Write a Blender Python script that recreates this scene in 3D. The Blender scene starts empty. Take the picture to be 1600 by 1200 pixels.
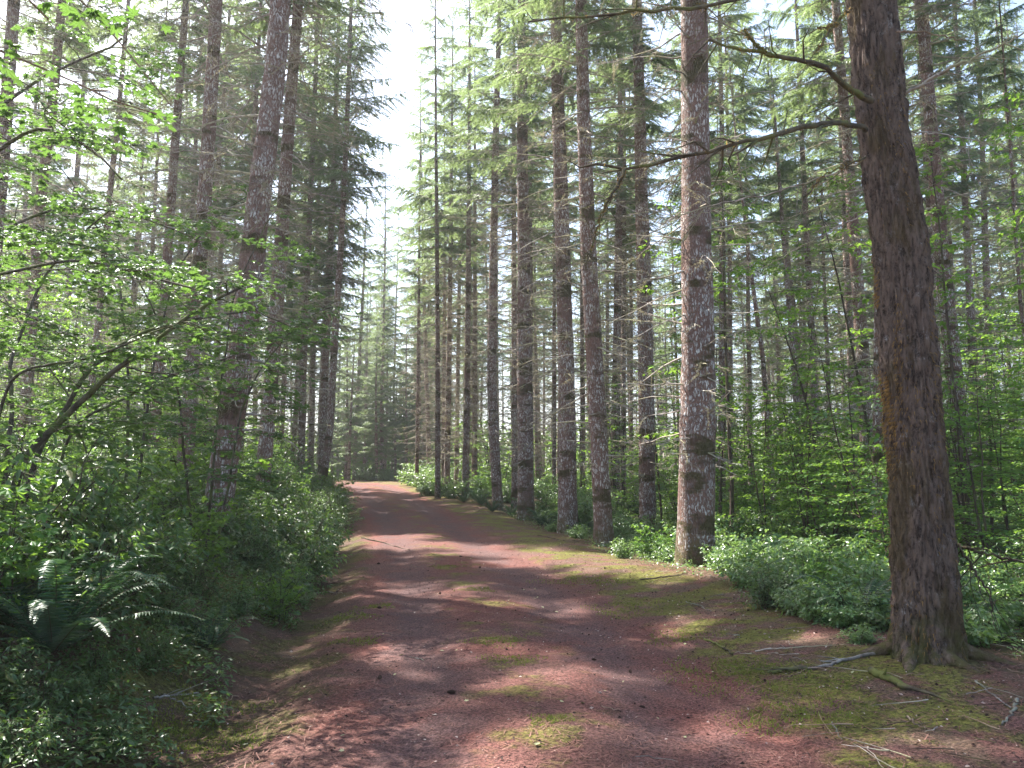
import bpy, math, random
import numpy as np
from mathutils import Vector, noise as mn

R = math.radians
scene = bpy.context.scene
COL = scene.collection

# ------------------------------------------------------------------ camera, sky, sun, exposure
F = 1244.0                      # focal length in photo pixels (photo is 1600 wide)
PITCH = R(7.0)
CAMZ = 1.6
cam_data = bpy.data.cameras.new("camera")
cam = bpy.data.objects.new("camera", cam_data)
COL.objects.link(cam)
cam_data.sensor_width = 36.0
cam_data.lens = 36.0 * F / 1600.0
cam_data.clip_start = 0.05
cam_data.clip_end = 2000.0
cam.location = (0, 0, CAMZ)
cam.rotation_euler = (R(90) + PITCH, 0, 0)
scene.camera = cam

SUN_EL = R(54)
SUN_AZ = R(46)                  # degrees to the left of the view direction (+Y)
world = bpy.data.worlds.new("World")
scene.world = world
world.use_nodes = True
wn = world.node_tree
bg = wn.nodes["Background"]
sky = wn.nodes.new("ShaderNodeTexSky")
sky.sky_type = 'NISHITA'
sky.sun_disc = False
sky.sun_elevation = SUN_EL
sky.sun_rotation = -SUN_AZ
sky.air_density = 1.0
sky.dust_density = 2.5
sky.ozone_density = 1.0
wn.links.new(sky.outputs[0], bg.inputs[0])
bg.inputs[1].default_value = 0.105

sl = bpy.data.lights.new("sun", 'SUN')
sl.energy = 5.0
sl.angle = R(0.55)
sl.color = (1.0, 0.955, 0.89)
sun = bpy.data.objects.new("sun", sl)
COL.objects.link(sun)
sd = Vector((-math.sin(SUN_AZ) * math.cos(SUN_EL), math.cos(SUN_AZ) * math.cos(SUN_EL), math.sin(SUN_EL)))
sun.rotation_euler = sd.to_track_quat('Z', 'Y').to_euler()
sun.location = (-20, 20, 40)

scene.view_settings.view_transform = 'Standard'
scene.view_settings.look = 'None'
scene.view_settings.gamma = 1.0
scene.view_settings.exposure = 2.05
scene.cycles.max_bounces = 7
scene.cycles.diffuse_bounces = 3
scene.cycles.glossy_bounces = 2
scene.cycles.transmission_bounces = 5
scene.cycles.volume_bounces = 0
scene.cycles.caustics_reflective = False
scene.cycles.caustics_refractive = False
scene.cycles.sample_clamp_indirect = 6.0

rng = np.random.default_rng(11)
random.seed(11)

# ------------------------------------------------------------------ terrain functions
_zp = np.array([(-60, 0), (12, 0), (20, .15), (26, .37), (38, .82), (50, 1.28), (62, 1.58), (90, 2.0), (260, 3.4)], float)
def z0(y):
    y = np.asarray(y, float)
    s = 0
    for o in (-7, -4.5, -2, 0, 2, 4.5, 7):
        s = s + np.interp(y + o, _zp[:, 0], _zp[:, 1])
    return s / 7

def ray(px, py):
    f = np.array([0, math.cos(PITCH), math.sin(PITCH)]); u = np.array([0, -math.sin(PITCH), math.cos(PITCH)])
    return f * F + np.array([1.0, 0, 0]) * (px - 800) + u * (600 - py)
def at(px, py, d):
    "the point at depth y = d seen at photo pixel px, py"
    v = ray(px, py)
    return np.array([0, 0, CAMZ]) + v * (d / v[1])
def onbase(px, py):
    d = 3.0
    while d < 120:
        if at(px, py, d)[2] < z0(d): break
        d += .1
    return d

_cpx = [(872, 1195), (850, 1100), (795, 1005), (752, 940), (708, 880), (662, 828), (628, 795), (600, 772), (578, 760)]
_cy, _cx = [], []
for _x, _y in _cpx:
    d_ = onbase(_x, _y); _cy.append(d_); _cx.append(at(_x, _y, d_)[0])
_k = (_cx[1] - _cx[0]) / (_cy[1] - _cy[0])
_cy = [-30] + _cy + [_cy[-1] + 8, _cy[-1] + 16, _cy[-1] + 26, 300]
_cx = [_cx[0] + .6] + _cx + [_cx[-1] - 3.6, _cx[-1] - 10, _cx[-1] - 24, -420]
_cy = np.array(_cy); _cx = np.array(_cx)
def cx(y):
    s = 0
    for o in (-1.6, -.8, 0, .8, 1.6):
        s = s + np.interp(np.asarray(y, float) + o, _cy, _cx)
    return s / 5
def sstep(a, b, x):
    t = np.clip((x - a) / (b - a), 0, 1)
    return t * t * (3 - 2 * t)
def slope_fix(y):
    dx = (cx(np.asarray(y) + .5) - cx(np.asarray(y) - .5))
    return 1 / np.sqrt(1 + dx * dx)
def uof(x, y):
    return (np.asarray(x) - cx(y)) * slope_fix(y)
def gz(x, y):
    x = np.asarray(x, float); y = np.asarray(y, float)
    u = uof(x, y)
    z = z0(y)
    z = z + .025 * np.cos(np.clip(u, -1.6, 1.6) / 1.6 * math.pi * 1.0) * (np.abs(u) < 1.6) * 1.0
    z = z - .028 * (np.exp(-((u - .85) / .3) ** 2) + np.exp(-((u + .85) / .3) ** 2))
    nearf = 1 - .45 * sstep(25, 50, y)
    z = z - .17 * np.exp(-((u + 2.25) / .45) ** 2)
    z = z + nearf * (.62 * sstep(-2.5, -4.2, u) + .5 * sstep(-4.2, -11, u))
    z = z + .05 * sstep(1.5, 2.6, u) - .1 * sstep(3.2, 6, u)
    b = sstep(1.6, 4, np.abs(u))
    z = z + b * (.07 * np.sin(x * .9 + y * .35) * np.sin(y * .7 - x * .2) + .12 * np.sin(x * .23 + 1) * np.sin(y * .19))
    z = z + .007 * np.sin(x * 3.1 + y * 1.3) * np.sin(y * 2.7 - x * .8)
    return z
def gzf(x, y): return float(gz(x, y))

# ------------------------------------------------------------------ object helpers
def tag(o, label=None, cat=None, group=None, kind=None):
    if label: o['label'] = label
    if cat: o['category'] = cat
    if group: o['group'] = group
    if kind: o['kind'] = kind
    return o
def empty(name, loc, rot=(0, 0, 0), scale=(1, 1, 1)):
    o = bpy.data.objects.new(name, None)
    o.empty_display_size = .2
    o.location = loc; o.rotation_euler = rot; o.scale = scale
    COL.objects.link(o)
    return o
def link(name, mesh, parent=None, loc=None, rot=None, scale=None):
    o = bpy.data.objects.new(name, mesh)
    COL.objects.link(o)
    if parent is not None: o.parent = parent
    if loc is not None: o.location = loc
    if rot is not None: o.rotation_euler = rot
    if scale is not None: o.scale = scale
    return o

class Geo:
    def __init__(s): s.v = []; s.f = {3: [], 4: []}; s.m = {3: [], 4: []}; s.n = 0
    def add(s, v, f, mi=0):
        v = np.asarray(v, np.float32).reshape(-1, 3); f = np.asarray(f, np.int64)
        k = f.shape[1]
        s.v.append(v); s.f[k].append(f + s.n); s.m[k].append(np.full(len(f), mi, np.int32)); s.n += len(v)
    def scatter(s, tv, tf, pos, mats, mi=0):
        "copies of a template (tv, tf) at pos with 3x3 matrices (rotation x scale)"
        n = len(pos)
        if n == 0: return
        v = np.einsum('nij,kj->nki', mats, tv) + pos[:, None, :]
        f = (tf[None] + (np.arange(n) * len(tv))[:, None, None]).reshape(-1, tf.shape[1])
        s.add(v.reshape(-1, 3), f, mi)
    def tube(s, p, r, seg=5, mi=0, cap=True):
        p = np.asarray(p, float); n = len(p); r = np.broadcast_to(np.asarray(r, float), (n,))
        t = np.gradient(p, axis=0); t /= np.linalg.norm(t, axis=1)[:, None] + 1e-9
        ref = np.array([0, 0, 1.0]) if abs(t[0][2]) < .9 else np.array([1.0, 0, 0])
        a = np.cross(t, ref); a /= np.linalg.norm(a, axis=1)[:, None] + 1e-9
        b = np.cross(t, a)
        th = np.arange(seg) * 2 * math.pi / seg
        ring = (a[:, None, :] * np.cos(th)[None, :, None] + b[:, None, :] * np.sin(th)[None, :, None]) * r[:, None, None] + p[:, None, :]
        i = np.arange(n - 1)[:, None] * seg; j = np.arange(seg)[None]; j2 = (j + 1) % seg
        f = np.stack([i + j, i + j2, i + seg + j2, i + seg + j], -1).reshape(-1, 4)
        s.add(ring.reshape(-1, 3), f[:, ::-1], mi)
    def mesh(s, name, mats, smooth=(0,), attr=None):
        v = np.concatenate(s.v)
        f3 = np.concatenate(s.f[3]) if s.f[3] else np.zeros((0, 3), int)
        f4 = np.concatenate(s.f[4]) if s.f[4] else np.zeros((0, 4), int)
        m = np.concatenate(s.m[3] + s.m[4]) if (s.m[3] or s.m[4]) else np.zeros(0, int)
        me = bpy.data.meshes.new(name)
        me.vertices.add(len(v)); me.vertices.foreach_set('co', v.ravel())
        loops = np.concatenate([f3.ravel(), f4.ravel()]).astype(np.int32)
        me.loops.add(len(loops)); me.loops.foreach_set('vertex_index', loops)
        st = np.concatenate([np.arange(len(f3)) * 3, len(f3) * 3 + np.arange(len(f4)) * 4]).astype(np.int32)
        me.polygons.add(len(st)); me.polygons.foreach_set('loop_start', st)
        me.polygons.foreach_set('material_index', m.astype(np.int32))
        me.polygons.foreach_set('use_smooth', np.isin(m, smooth))
        for x in mats: me.materials.append(x)
        me.update(calc_edges=True)
        if attr:
            for k, a in attr.items():
                at_ = me.attributes.new(k, 'FLOAT', 'POINT'); at_.data.foreach_set('value', np.asarray(a, np.float32))
        return me

def rotz(a):
    c, s = np.cos(a), np.sin(a); o = np.zeros_like(c); l = np.ones_like(c)
    return np.stack([np.stack([c, -s, o], -1), np.stack([s, c, o], -1), np.stack([o, o, l], -1)], -2)
def roty(a):
    c, s = np.cos(a), np.sin(a); o = np.zeros_like(c); l = np.ones_like(c)
    return np.stack([np.stack([c, o, s], -1), np.stack([o, l, o], -1), np.stack([-s, o, c], -1)], -2)
def rotx(a):
    c, s = np.cos(a), np.sin(a); o = np.zeros_like(c); l = np.ones_like(c)
    return np.stack([np.stack([l, o, o], -1), np.stack([o, c, -s], -1), np.stack([o, s, c], -1)], -2)
def frame_x(d, up=None):
    "matrices whose x axis is d (n,3), z axis near up"
    d = d / (np.linalg.norm(d, axis=1)[:, None] + 1e-9)
    up = np.broadcast_to(np.array([0, 0, 1.0]) if up is None else up, d.shape)
    y = np.cross(up, d); y /= np.linalg.norm(y, axis=1)[:, None] + 1e-6
    z = np.cross(d, y)
    return np.stack([d, y, z], -1)
def interp_path(P, n):
    P = np.asarray(P, float)
    s = np.concatenate([[0], np.cumsum(np.linalg.norm(np.diff(P, axis=0), axis=1))])
    t = np.linspace(0, s[-1], n)
    Q = np.stack([np.interp(t, s, P[:, k]) for k in range(3)], -1)
    for _ in range(2):
        Q[1:-1] = .5 * Q[1:-1] + .25 * (Q[:-2] + Q[2:])
    return Q

# ------------------------------------------------------------------ materials
class NT:
    def __init__(s, name):
        s.m = bpy.data.materials.new(name); s.m.use_nodes = True; s.t = s.m.node_tree; s.t.nodes.clear()
        s.out = s.t.nodes.new("ShaderNodeOutputMaterial")
    def N(s, typ, **kw):
        n = s.t.nodes.new("ShaderNode" + typ)
        for k, v in kw.items():
            if k.startswith('i_'):
                key = k[2:].replace('_', ' ')
                s.put(n.inputs[int(key)] if key.isdigit() else n.inputs[key], v)
            else: setattr(n, k, v)
        return n
    def put(s, inp, v):
        if isinstance(v, bpy.types.NodeSocket): s.t.links.new(v, inp)
        elif isinstance(v, (tuple, list)) and len(v) == 3 and inp.type == 'RGBA': inp.default_value = (*v, 1)
        else: inp.default_value = v
    def math(s, op, a, b=0.0, clamp=False):
        n = s.t.nodes.new("ShaderNodeMath"); n.operation = op; n.use_clamp = clamp
        s.put(n.inputs[0], a); s.put(n.inputs[1], b); return n.outputs[0]
    def mix(s, f, a, b):
        n = s.t.nodes.new("ShaderNodeMix"); n.data_type = 'RGBA'
        s.put(n.inputs[0], f); s.put(n.inputs[6], a); s.put(n.inputs[7], b); return n.outputs[2]
    def ramp(s, f, a, b):
        n = s.t.nodes.new("ShaderNodeMapRange"); n.interpolation_type = 'SMOOTHSTEP'
        s.put(n.inputs[0], f); n.inputs[1].default_value = a; n.inputs[2].default_value = b
        return n.outputs[0]
    def noise(s, vec, scale, detail=4, rough=.55, dist=0):
        n = s.N("TexNoise"); s.put(n.inputs['Vector'], vec); n.inputs['Scale'].default_value = scale
        n.inputs['Detail'].default_value = detail; n.inputs['Roughness'].default_value = rough; n.inputs['Distortion'].default_value = dist
        return n.outputs[0]
    def scalev(s, vec, sc, off=None):
        n = s.N("Mapping"); s.put(n.inputs[0], vec); n.inputs['Scale'].default_value = sc
        if off is not None: s.put(n.inputs['Location'], off)
        return n.outputs[0]
    def bump(s, h, st, d=.02):
        n = s.N("Bump"); n.inputs['Strength'].default_value = st; n.inputs['Distance'].default_value = d
        s.put(n.inputs['Height'], h); return n.outputs[0]
    def bsdf(s, col, rough=.8, normal=None, spec=.3):
        n = s.N("BsdfPrincipled"); s.put(n.inputs['Base Color'], col); s.put(n.inputs['Roughness'], rough)
        n.inputs['Specular IOR Level'].default_value = spec
        if normal is not None: s.put(n.inputs['Normal'], normal)
        return n.outputs[0]
    def done(s, sh): s.t.links.new(sh, s.out.inputs[0]); return s.m

def leaf_mat(name, ca, cb, trans_col, trans=.45, rough=.4, spec=.5, third=None):
    t = NT(name)
    g = t.N("NewGeometry"); r = g.outputs['Random Per Island']
    oi = t.N("ObjectInfo")
    c = t.mix(r, ca, cb)
    if third: c = t.mix(t.ramp(t.math('FRACT', t.math('MULTIPLY', r, 37.7)), .9, .93), c, third)
    hsv = t.N("HueSaturation"); t.put(hsv.inputs['Color'], c)
    t.put(hsv.inputs['Value'], t.math('ADD', t.math('MULTIPLY', oi.outputs['Random'], .4), .8))
    t.put(hsv.inputs['Hue'], t.math('ADD', t.math('MULTIPLY', t.math('FRACT', t.math('MULTIPLY', oi.outputs['Random'], 7.3)), .03), .485))
    p = t.bsdf(hsv.outputs[0], rough, None, spec)
    tl = t.N("BsdfTranslucent"); 
    t.put(tl.inputs[0], t.mix(r, trans_col, tuple(x * .7 for x in trans_col)))
    ms = t.N("MixShader"); ms.inputs[0].default_value = trans
    t.t.links.new(p, ms.inputs[1]); t.t.links.new(tl.outputs[0], ms.inputs[2])
    return t.done(ms.outputs[0])

M = {}
M['needle'] = leaf_mat('conifer_needles', (.06, .105, .05), (.125, .165, .085), (.29, .39, .14), .5, .5, .4)
M['needle_dry'] = leaf_mat('sparse_grey_needles', (.17, .17, .10), (.27, .24, .17), (.38, .34, .2), .4, .6, .3)
M['maple'] = leaf_mat('vine_maple_leaf', (.045, .105, .028), (.085, .16, .04), (.19, .35, .06), .38, .42, .5)
M['shrub'] = leaf_mat('shrub_leaf', (.04, .095, .032), (.09, .155, .05), (.2, .36, .06), .36, .34, .6, third=(.16, .16, .04))
M['salal'] = leaf_mat('glossy_ground_leaf', (.07, .14, .05), (.14, .23, .08), (.32, .50, .11), .42, .3, .8)
M['sapling'] = leaf_mat('sapling_leaf', (.06, .15, .025), (.12, .22, .04), (.30, .50, .06), .5, .4, .5)
M['fern'] = leaf_mat('fern_frond', (.025, .07, .03), (.045, .10, .042), (.09, .19, .05), .25, .45, .5)
M['litter_leaf'] = leaf_mat('fallen_leaf', (.30, .30, .12), (.42, .40, .25), (.3, .3, .1), .15, .6, .3)

def twig_material(name, a, b, moss, mossf=.4):
    t = NT(name)
    tc = t.N("TexCoord").outputs['Object']
    n = t.noise(tc, 9, 4); n2 = t.noise(tc, 2.3, 3)
    c = t.mix(t.ramp(n, .35, .65), a, b)
    c = t.mix(t.math('MULTIPLY', t.ramp(n2, .45, .62), mossf), c, moss)
    return t.done(t.bsdf(c, .9, t.bump(t.noise(tc, 60, 3), .5, .01), .15))
M['twig'] = twig_material('dead_twig_bark', (.20, .165, .14), (.46, .41, .36), (.34, .32, .17), .7)
M['stem'] = twig_material('shrub_stem', (.05, .035, .028), (.10, .075, .055), (.10, .10, .04), .5)
M['mosslimb'] = twig_material('mossy_limb_bark', (.06, .05, .035), (.13, .11, .07), (.13, .14, .04), 1.0)
M['maplebark'] = twig_material('vine_maple_bark', (.05, .04, .03), (.12, .10, .08), (.10, .12, .03), .8)
M['stick'] = twig_material('bleached_stick', (.12, .10, .085), (.30, .28, .25), (.18, .19, .12), .6)
M['tanstem'] = twig_material('tan_stem_bark', (.20, .13, .09), (.32, .23, .17), (.2, .2, .1), .2)
M['cone'] = twig_material('fir_cone', (.05, .03, .022), (.10, .06, .04), (.1, .06, .04), .2)

def bark_banded():
    t = NT('banded_lichen_bark')
    oi = t.N("ObjectInfo").outputs['Random']
    comb = t.N("CombineXYZ"); t.put(comb.inputs[2], t.math('MULTIPLY', oi, 60)); t.put(comb.inputs[0], t.math('MULTIPLY', oi, 13))
    tc = t.N("TexCoord").outputs['Object']
    va = t.N("VectorMath", operation='ADD'); t.put(va.inputs[0], tc); t.put(va.inputs[1], comb.outputs[0]); P = va.outputs[0]
    warp = t.N("TexNoise"); t.put(warp.inputs['Vector'], P); warp.inputs['Scale'].default_value = 6
    vm = t.N("VectorMath", operation='MULTIPLY_ADD'); t.put(vm.inputs[0], warp.outputs['Color']); vm.inputs[1].default_value = (.10, .10, .12); t.put(vm.inputs[2], P)
    W = vm.outputs[0]
    vor = t.N("TexVoronoi", feature='DISTANCE_TO_EDGE'); t.put(vor.inputs['Vector'], t.scalev(W, (19, 19, 6))); vor.inputs['Scale'].default_value = 1
    flk = t.ramp(t.noise(t.scalev(W, (38, 38, 9)), 1, 4, .6), .44, .53)
    crack = t.math('MULTIPLY', t.ramp(vor.outputs['Distance'], .02, .16), flk)
    fine = t.noise(t.scalev(W, (60, 60, 22)), 1, 3)
    bandv = t.noise(t.scalev(P, (.6, .6, 1.9)), 1, 4, .62)
    band = t.ramp(bandv, .53, .60)                     # 1 = dark mossy whorl band
    zone = t.ramp(t.noise(t.scalev(P, (.9, .9, .8)), 1, 3, .55), .37, .49)
    patch = t.ramp(t.noise(t.scalev(P, (7, 7, 4)), 1, 5, .65), .33, .52)
    brown = t.mix(fine, (.11, .060, .045), (.30, .18, .14))
    pale = t.mix(t.ramp(t.noise(P, 14, 4), .3, .7), (.42, .36, .33), (.80, .76, .72))
    lf = t.math('MULTIPLY', t.math('MULTIPLY', crack, t.math('MULTIPLY', patch, t.math('ADD', .15, t.math('MULTIPLY', zone, .85)))), t.math('SUBTRACT', 1.0, t.math('MULTIPLY', band, .85)))
    c = t.mix(lf, brown, pale)
    mossc = t.mix(t.noise(P, 30, 3), (.06, .05, .02), (.15, .13, .045))
    c = t.mix(t.math('MULTIPLY', band, t.ramp(t.noise(P, 3.5, 3), .34, .55)), c, mossc)
    c = t.mix(t.math('MULTIPLY', band, .35), c, (.05, .03, .022))
    sep = t.N("SeparateXYZ"); t.put(sep.inputs[0], tc)
    lowm = t.math('MULTIPLY', t.ramp(t.math('ADD', sep.outputs[2], t.math('MULTIPLY', t.noise(P, 2.5, 3), 1.6)), 1.9, .7), .9)
    c = t.mix(t.math('MULTIPLY', lowm, t.ramp(t.noise(P, 8, 4), .3, .55)), c, t.mix(fine, (.055, .05, .015), (.15, .15, .04)))
    h = t.math('ADD', crack, t.math('MULTIPLY', fine, .5))
    return t.done(t.bsdf(c, .88, t.bump(h, .9, .03), .25))
M['bark'] = bark_banded()

def bark_furrowed():
    t = NT('furrowed_bark_with_moss')
    tc = t.N("TexCoord").outputs['Object']
    warp = t.N("TexNoise"); t.put(warp.inputs['Vector'], tc); warp.inputs['Scale'].default_value = 3; warp.inputs['Detail'].default_value = 4
    vm = t.N("VectorMath", operation='MULTIPLY_ADD'); t.put(vm.inputs[0], warp.outputs['Color']); vm.inputs[1].default_value = (.16, .16, .3); t.put(vm.inputs[2], tc)
    W = vm.outputs[0]
    fur = t.noise(t.scalev(W, (22, 22, 6.5)), 1, 7, .7)
    fine = t.noise(t.scalev(W, (70, 70, 40)), 1, 5, .7)
    c = t.mix(t.ramp(fur, .38, .58), (.032, .022, .017), (.21, .150, .115))
    c = t.mix(t.math('MULTIPLY', t.ramp(fine, .4, .62), .55), c, (.20, .145, .115))
    lich = t.math('MULTIPLY', t.ramp(t.noise(tc, 7, 6, .7), .57, .70), t.ramp(fine, .4, .6))
    c = t.mix(t.math('MULTIPLY', lich, .8), c, (.42, .40, .38))
    sep = t.N("SeparateXYZ"); t.put(sep.inputs[0], tc)
    mossmask = t.ramp(t.math('ADD', t.noise(t.scalev(tc, (3.2, 3.2, 1.3)), 1, 5, .65), t.math('MULTIPLY', t.ramp(sep.outputs[2], 3.2, .8), .10)), .53, .66)
    mossc = t.mix(t.noise(tc, 70, 3), (.055, .038, .018), (.17, .12, .055))
    c = t.mix(t.math('MULTIPLY', mossmask, .75), c, mossc)
    foot = t.ramp(t.math('ADD', sep.outputs[2], t.math('MULTIPLY', t.noise(tc, 3, 3), .8)), .95, .35)
    c = t.mix(t.math('MULTIPLY', foot, t.ramp(t.noise(tc, 9, 4), .4, .6)), c, (.09, .09, .025))
    return t.done(t.bsdf(c, .92, t.bump(t.math('ADD', fur, t.math('MULTIPLY', fine, .35)), 1.0, .05), .2))
M['furrow'] = bark_furrowed()

def moss_mat():
    t = NT('cushion_moss')
    tc = t.N("TexCoord").outputs['Object']
    c = t.mix(t.noise(tc, 40, 4), (.07, .08, .015), (.20, .22, .045))
    return t.done(t.bsdf(c, .95, t.bump(t.noise(tc, 120, 3), 1.0, .02), .1))
M['moss'] = moss_mat()
def hangmoss():
    return leaf_mat('trunk_moss_fringe', (.16, .10, .035), (.32, .21, .08), (.45, .30, .09), .4, .9, .1)
M['fringe'] = hangmoss()

def ground_mat(name):
    t = NT(name)
    u = t.N("Attribute"); u.attribute_name = 'u'; u = u.outputs['Fac']
    tc = t.N("TexCoord").outputs['Object']
    big = t.noise(tc, .55, 4); med = t.noise(tc, 2.6, 5, .6); fin = t.noise(tc, 22, 6, .75); vf = t.noise(tc, 48, 6, .85)
    uw = t.math('ADD', u, t.math('MULTIPLY', t.math('SUBTRACT', med, .5), 1.1))
    au = t.math('ABSOLUTE', uw)
    needles = t.mix(t.ramp(vf, .38, .62), (.050, .019, .015), (.27, .108, .086))
    needles = t.mix(t.ramp(big, .35, .65), needles, t.mix(t.ramp(vf, .38, .62), (.045, .023, .02), (.22, .115, .098)))
    grit = t.mix(t.ramp(vf, .38, .64), (.042, .025, .024), (.20, .120, .112))
    # wheel ruts: two bands at |u| about .85
    rut = t.math('SUBTRACT', 1.0, t.ramp(t.math('ABSOLUTE', t.math('SUBTRACT', au, .85)), .18, .55))
    rut = t.math('MULTIPLY', rut, t.ramp(t.noise(tc, 1.3, 5, .6), .30, .56))
    c = t.mix(t.math('MULTIPLY', rut, .85), needles, grit)
    verge = t.mix(t.ramp(vf, .38, .62), (.05, .032, .022), (.20, .130, .09))
    c = t.mix(t.math('MULTIPLY', t.ramp(au, 1.55, 2.3), t.ramp(t.noise(tc, 3.1, 4), .36, .56)), c, verge)
    # moss: middle strip, shoulders
    mid = t.math('MULTIPLY', t.ramp(au, .62, .18), t.ramp(t.noise(tc, 1.5, 5, .65), .50, .64))
    mid = t.math('MULTIPLY', mid, .8)
    sh = t.math('MULTIPLY', t.math('MULTIPLY', t.ramp(au, 1.45, 1.9), t.ramp(au, 4.2, 3.0)), t.ramp(t.noise(tc, 1.15, 6, .68), .45, .56))
    mm = t.math('MULTIPLY', t.math('MAXIMUM', mid, sh), t.ramp(fin, .30, .52))
    mossc = t.mix(t.ramp(vf, .3, .7), (.075, .080, .015), (.25, .26, .05))
    c = t.mix(t.math('MULTIPLY', mm, .85), c, mossc)
    # forest floor away from the road
    fl = t.mix(t.ramp(fin, .35, .65), (.05, .035, .024), (.13, .09, .06))
    fl = t.mix(t.ramp(t.noise(tc, 1.8, 5, .6), .45, .6), fl, (.06, .065, .02))
    c = t.mix(t.math('MULTIPLY', t.ramp(au, 2.9, 4.2), .85), c, fl)
    dk = t.math('MULTIPLY', t.math('SUBTRACT', 1.0, t.ramp(t.math('ABSOLUTE', t.math('ADD', uw, 2.3)), .3, 1.0)), .55)
    c = t.mix(dk, c, t.mix(fin, (.035, .025, .018), (.10, .07, .05)))
    # scattered dark specks of cones and pale chips
    vo = t.N("TexVoronoi"); t.put(vo.inputs['Vector'], tc); vo.inputs['Scale'].default_value = 17
    spk = t.math('MULTIPLY', t.ramp(vo.outputs['Distance'], .24, .14), t.ramp(t.noise(tc, 6, 2), .45, .58))
    c = t.mix(t.math('MULTIPLY', spk, .75), c, (.03, .02, .018))
    vo2 = t.N("TexVoronoi"); t.put(vo2.inputs['Vector'], tc); vo2.inputs['Scale'].default_value = 26
    spk2 = t.math('MULTIPLY', t.ramp(vo2.outputs['Distance'], .17, .09), t.ramp(t.noise(tc, 4.3, 2), .48, .6))
    c = t.mix(t.math('MULTIPLY', spk2, .6), c, (.42, .34, .30))
    h = t.math('ADD', t.math('MULTIPLY', fin, .6), t.math('MULTIPLY', vf, .4))
    h = t.math('ADD', h, t.math('MULTIPLY', mm, .8))
    return t.done(t.bsdf(c, .93, t.bump(h, .9, .035), .15))
M['ground'] = ground_mat('forest_track_surface')

# ------------------------------------------------------------------ ground sheet and track
def grid_mesh(xs, ys, name, mat, zoff=0.0):
    X, Y = np.meshgrid(xs, ys)
    Z = gz(X, Y) + zoff
    U = uof(X, Y)
    nx, ny = len(xs), len(ys)
    i = np.arange(ny - 1)[:, None] * nx; j = np.arange(nx - 1)[None]
    f = np.stack([i + j, i + j + 1, i + nx + j + 1, i + nx + j], -1).reshape(-1, 4)
    g = Geo(); g.add(np.stack([X, Y, Z], -1).reshape(-1, 3), f)
    return g.mesh(name, [mat], attr={'u': U.ravel()})
xs = np.concatenate([np.linspace(-420, -45, 24)[:-1], np.linspace(-45, -8, 75)[:-1], np.linspace(-8, 8, 230)[:-1], np.linspace(8, 45, 75)[:-1], np.linspace(45, 420, 24)])
ys = np.concatenate([np.linspace(-60, 2, 20)[:-1], np.linspace(2, 16, 200)[:-1], np.linspace(16, 60, 190)[:-1], np.linspace(60, 140, 60)[:-1], np.linspace(140, 600, 20)])
tag(link('ground', grid_mesh(xs, ys, 'ground', M['ground'])), 'forest floor of reddish needles moss and dirt', 'ground', kind='structure')
# the beaten track itself: a strip that follows the curve, 4 mm proud of the ground sheet
vv = np.concatenate([np.linspace(-25, 3, 40)[:-1], np.linspace(3, 20, 260)[:-1], np.linspace(20, 78, 240)])
us = np.linspace(-1.62, 1.62, 60)
V, U = np.meshgrid(vv, us, indexing='ij')
# offset along x only; the slope factor keeps the true width
XX = cx(V) + U / slope_fix(V)
g = Geo()
Z = gz(XX, V) + .005 - .03 * sstep(1.35, 1.62, np.abs(U))
nx = len(us); i = np.arange(len(vv) - 1)[:, None] * nx; j = np.arange(nx - 1)[None]
g.add(np.stack([XX, V, Z], -1).reshape(-1, 3), np.stack([i + j, i + j + 1, i + nx + j + 1, i + nx + j], -1).reshape(-1, 4))
tag(link('road', g.mesh('road', [M['ground']], attr={'u': U.ravel()})), 'single-lane reddish forest track with two worn wheel ruts', 'road', kind='structure')

# ------------------------------------------------------------------ trunks
def trunk_geo(path, rad, seg=20, rough=.05, seed=0, flare=.35, flute=4):
    "path (n,3) relative to base; rad (n,)"
    g = Geo(); p = np.asarray(path, float); n = len(p)
    th = np.arange(seg) * 2 * math.pi / seg
    r_ = np.random.default_rng(seed)
    ph = r_.random(6) * 6.28
    z = p[:, 2]
    fl = flare * np.exp(-np.clip(z, 0, None) / .35)
    Rr = rad[:, None] * (1 + rough * (np.sin(th[None] * 2 + ph[0] + z[:, None] * .6) * .6 + np.sin(th[None] * 3 + ph[1] - z[:, None] * .9) * .5
        + np.sin(th[None] * 5 + z[:, None] * 2.3 + ph[2]) * .35)
        + fl[:, None] * (.55 + .45 * np.cos(th[None] * flute + ph[3])))
    Rr *= 1 + .045 * (np.sin(z * 9.1 + ph[4]) * np.sin(z * 2.3 + ph[5]))[:, None]
    ring = np.stack([np.cos(th)[None] * Rr, np.sin(th)[None] * Rr, np.zeros_like(Rr)], -1) + p[:, None, :]
    i = np.arange(n - 1)[:, None] * seg; j = np.arange(seg)[None]; j2 = (j + 1) % seg
    g.add(ring.reshape(-1, 3), np.stack([i + j, i + j2, i + seg + j2, i + seg + j], -1).reshape(-1, 4))
    return g

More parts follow.
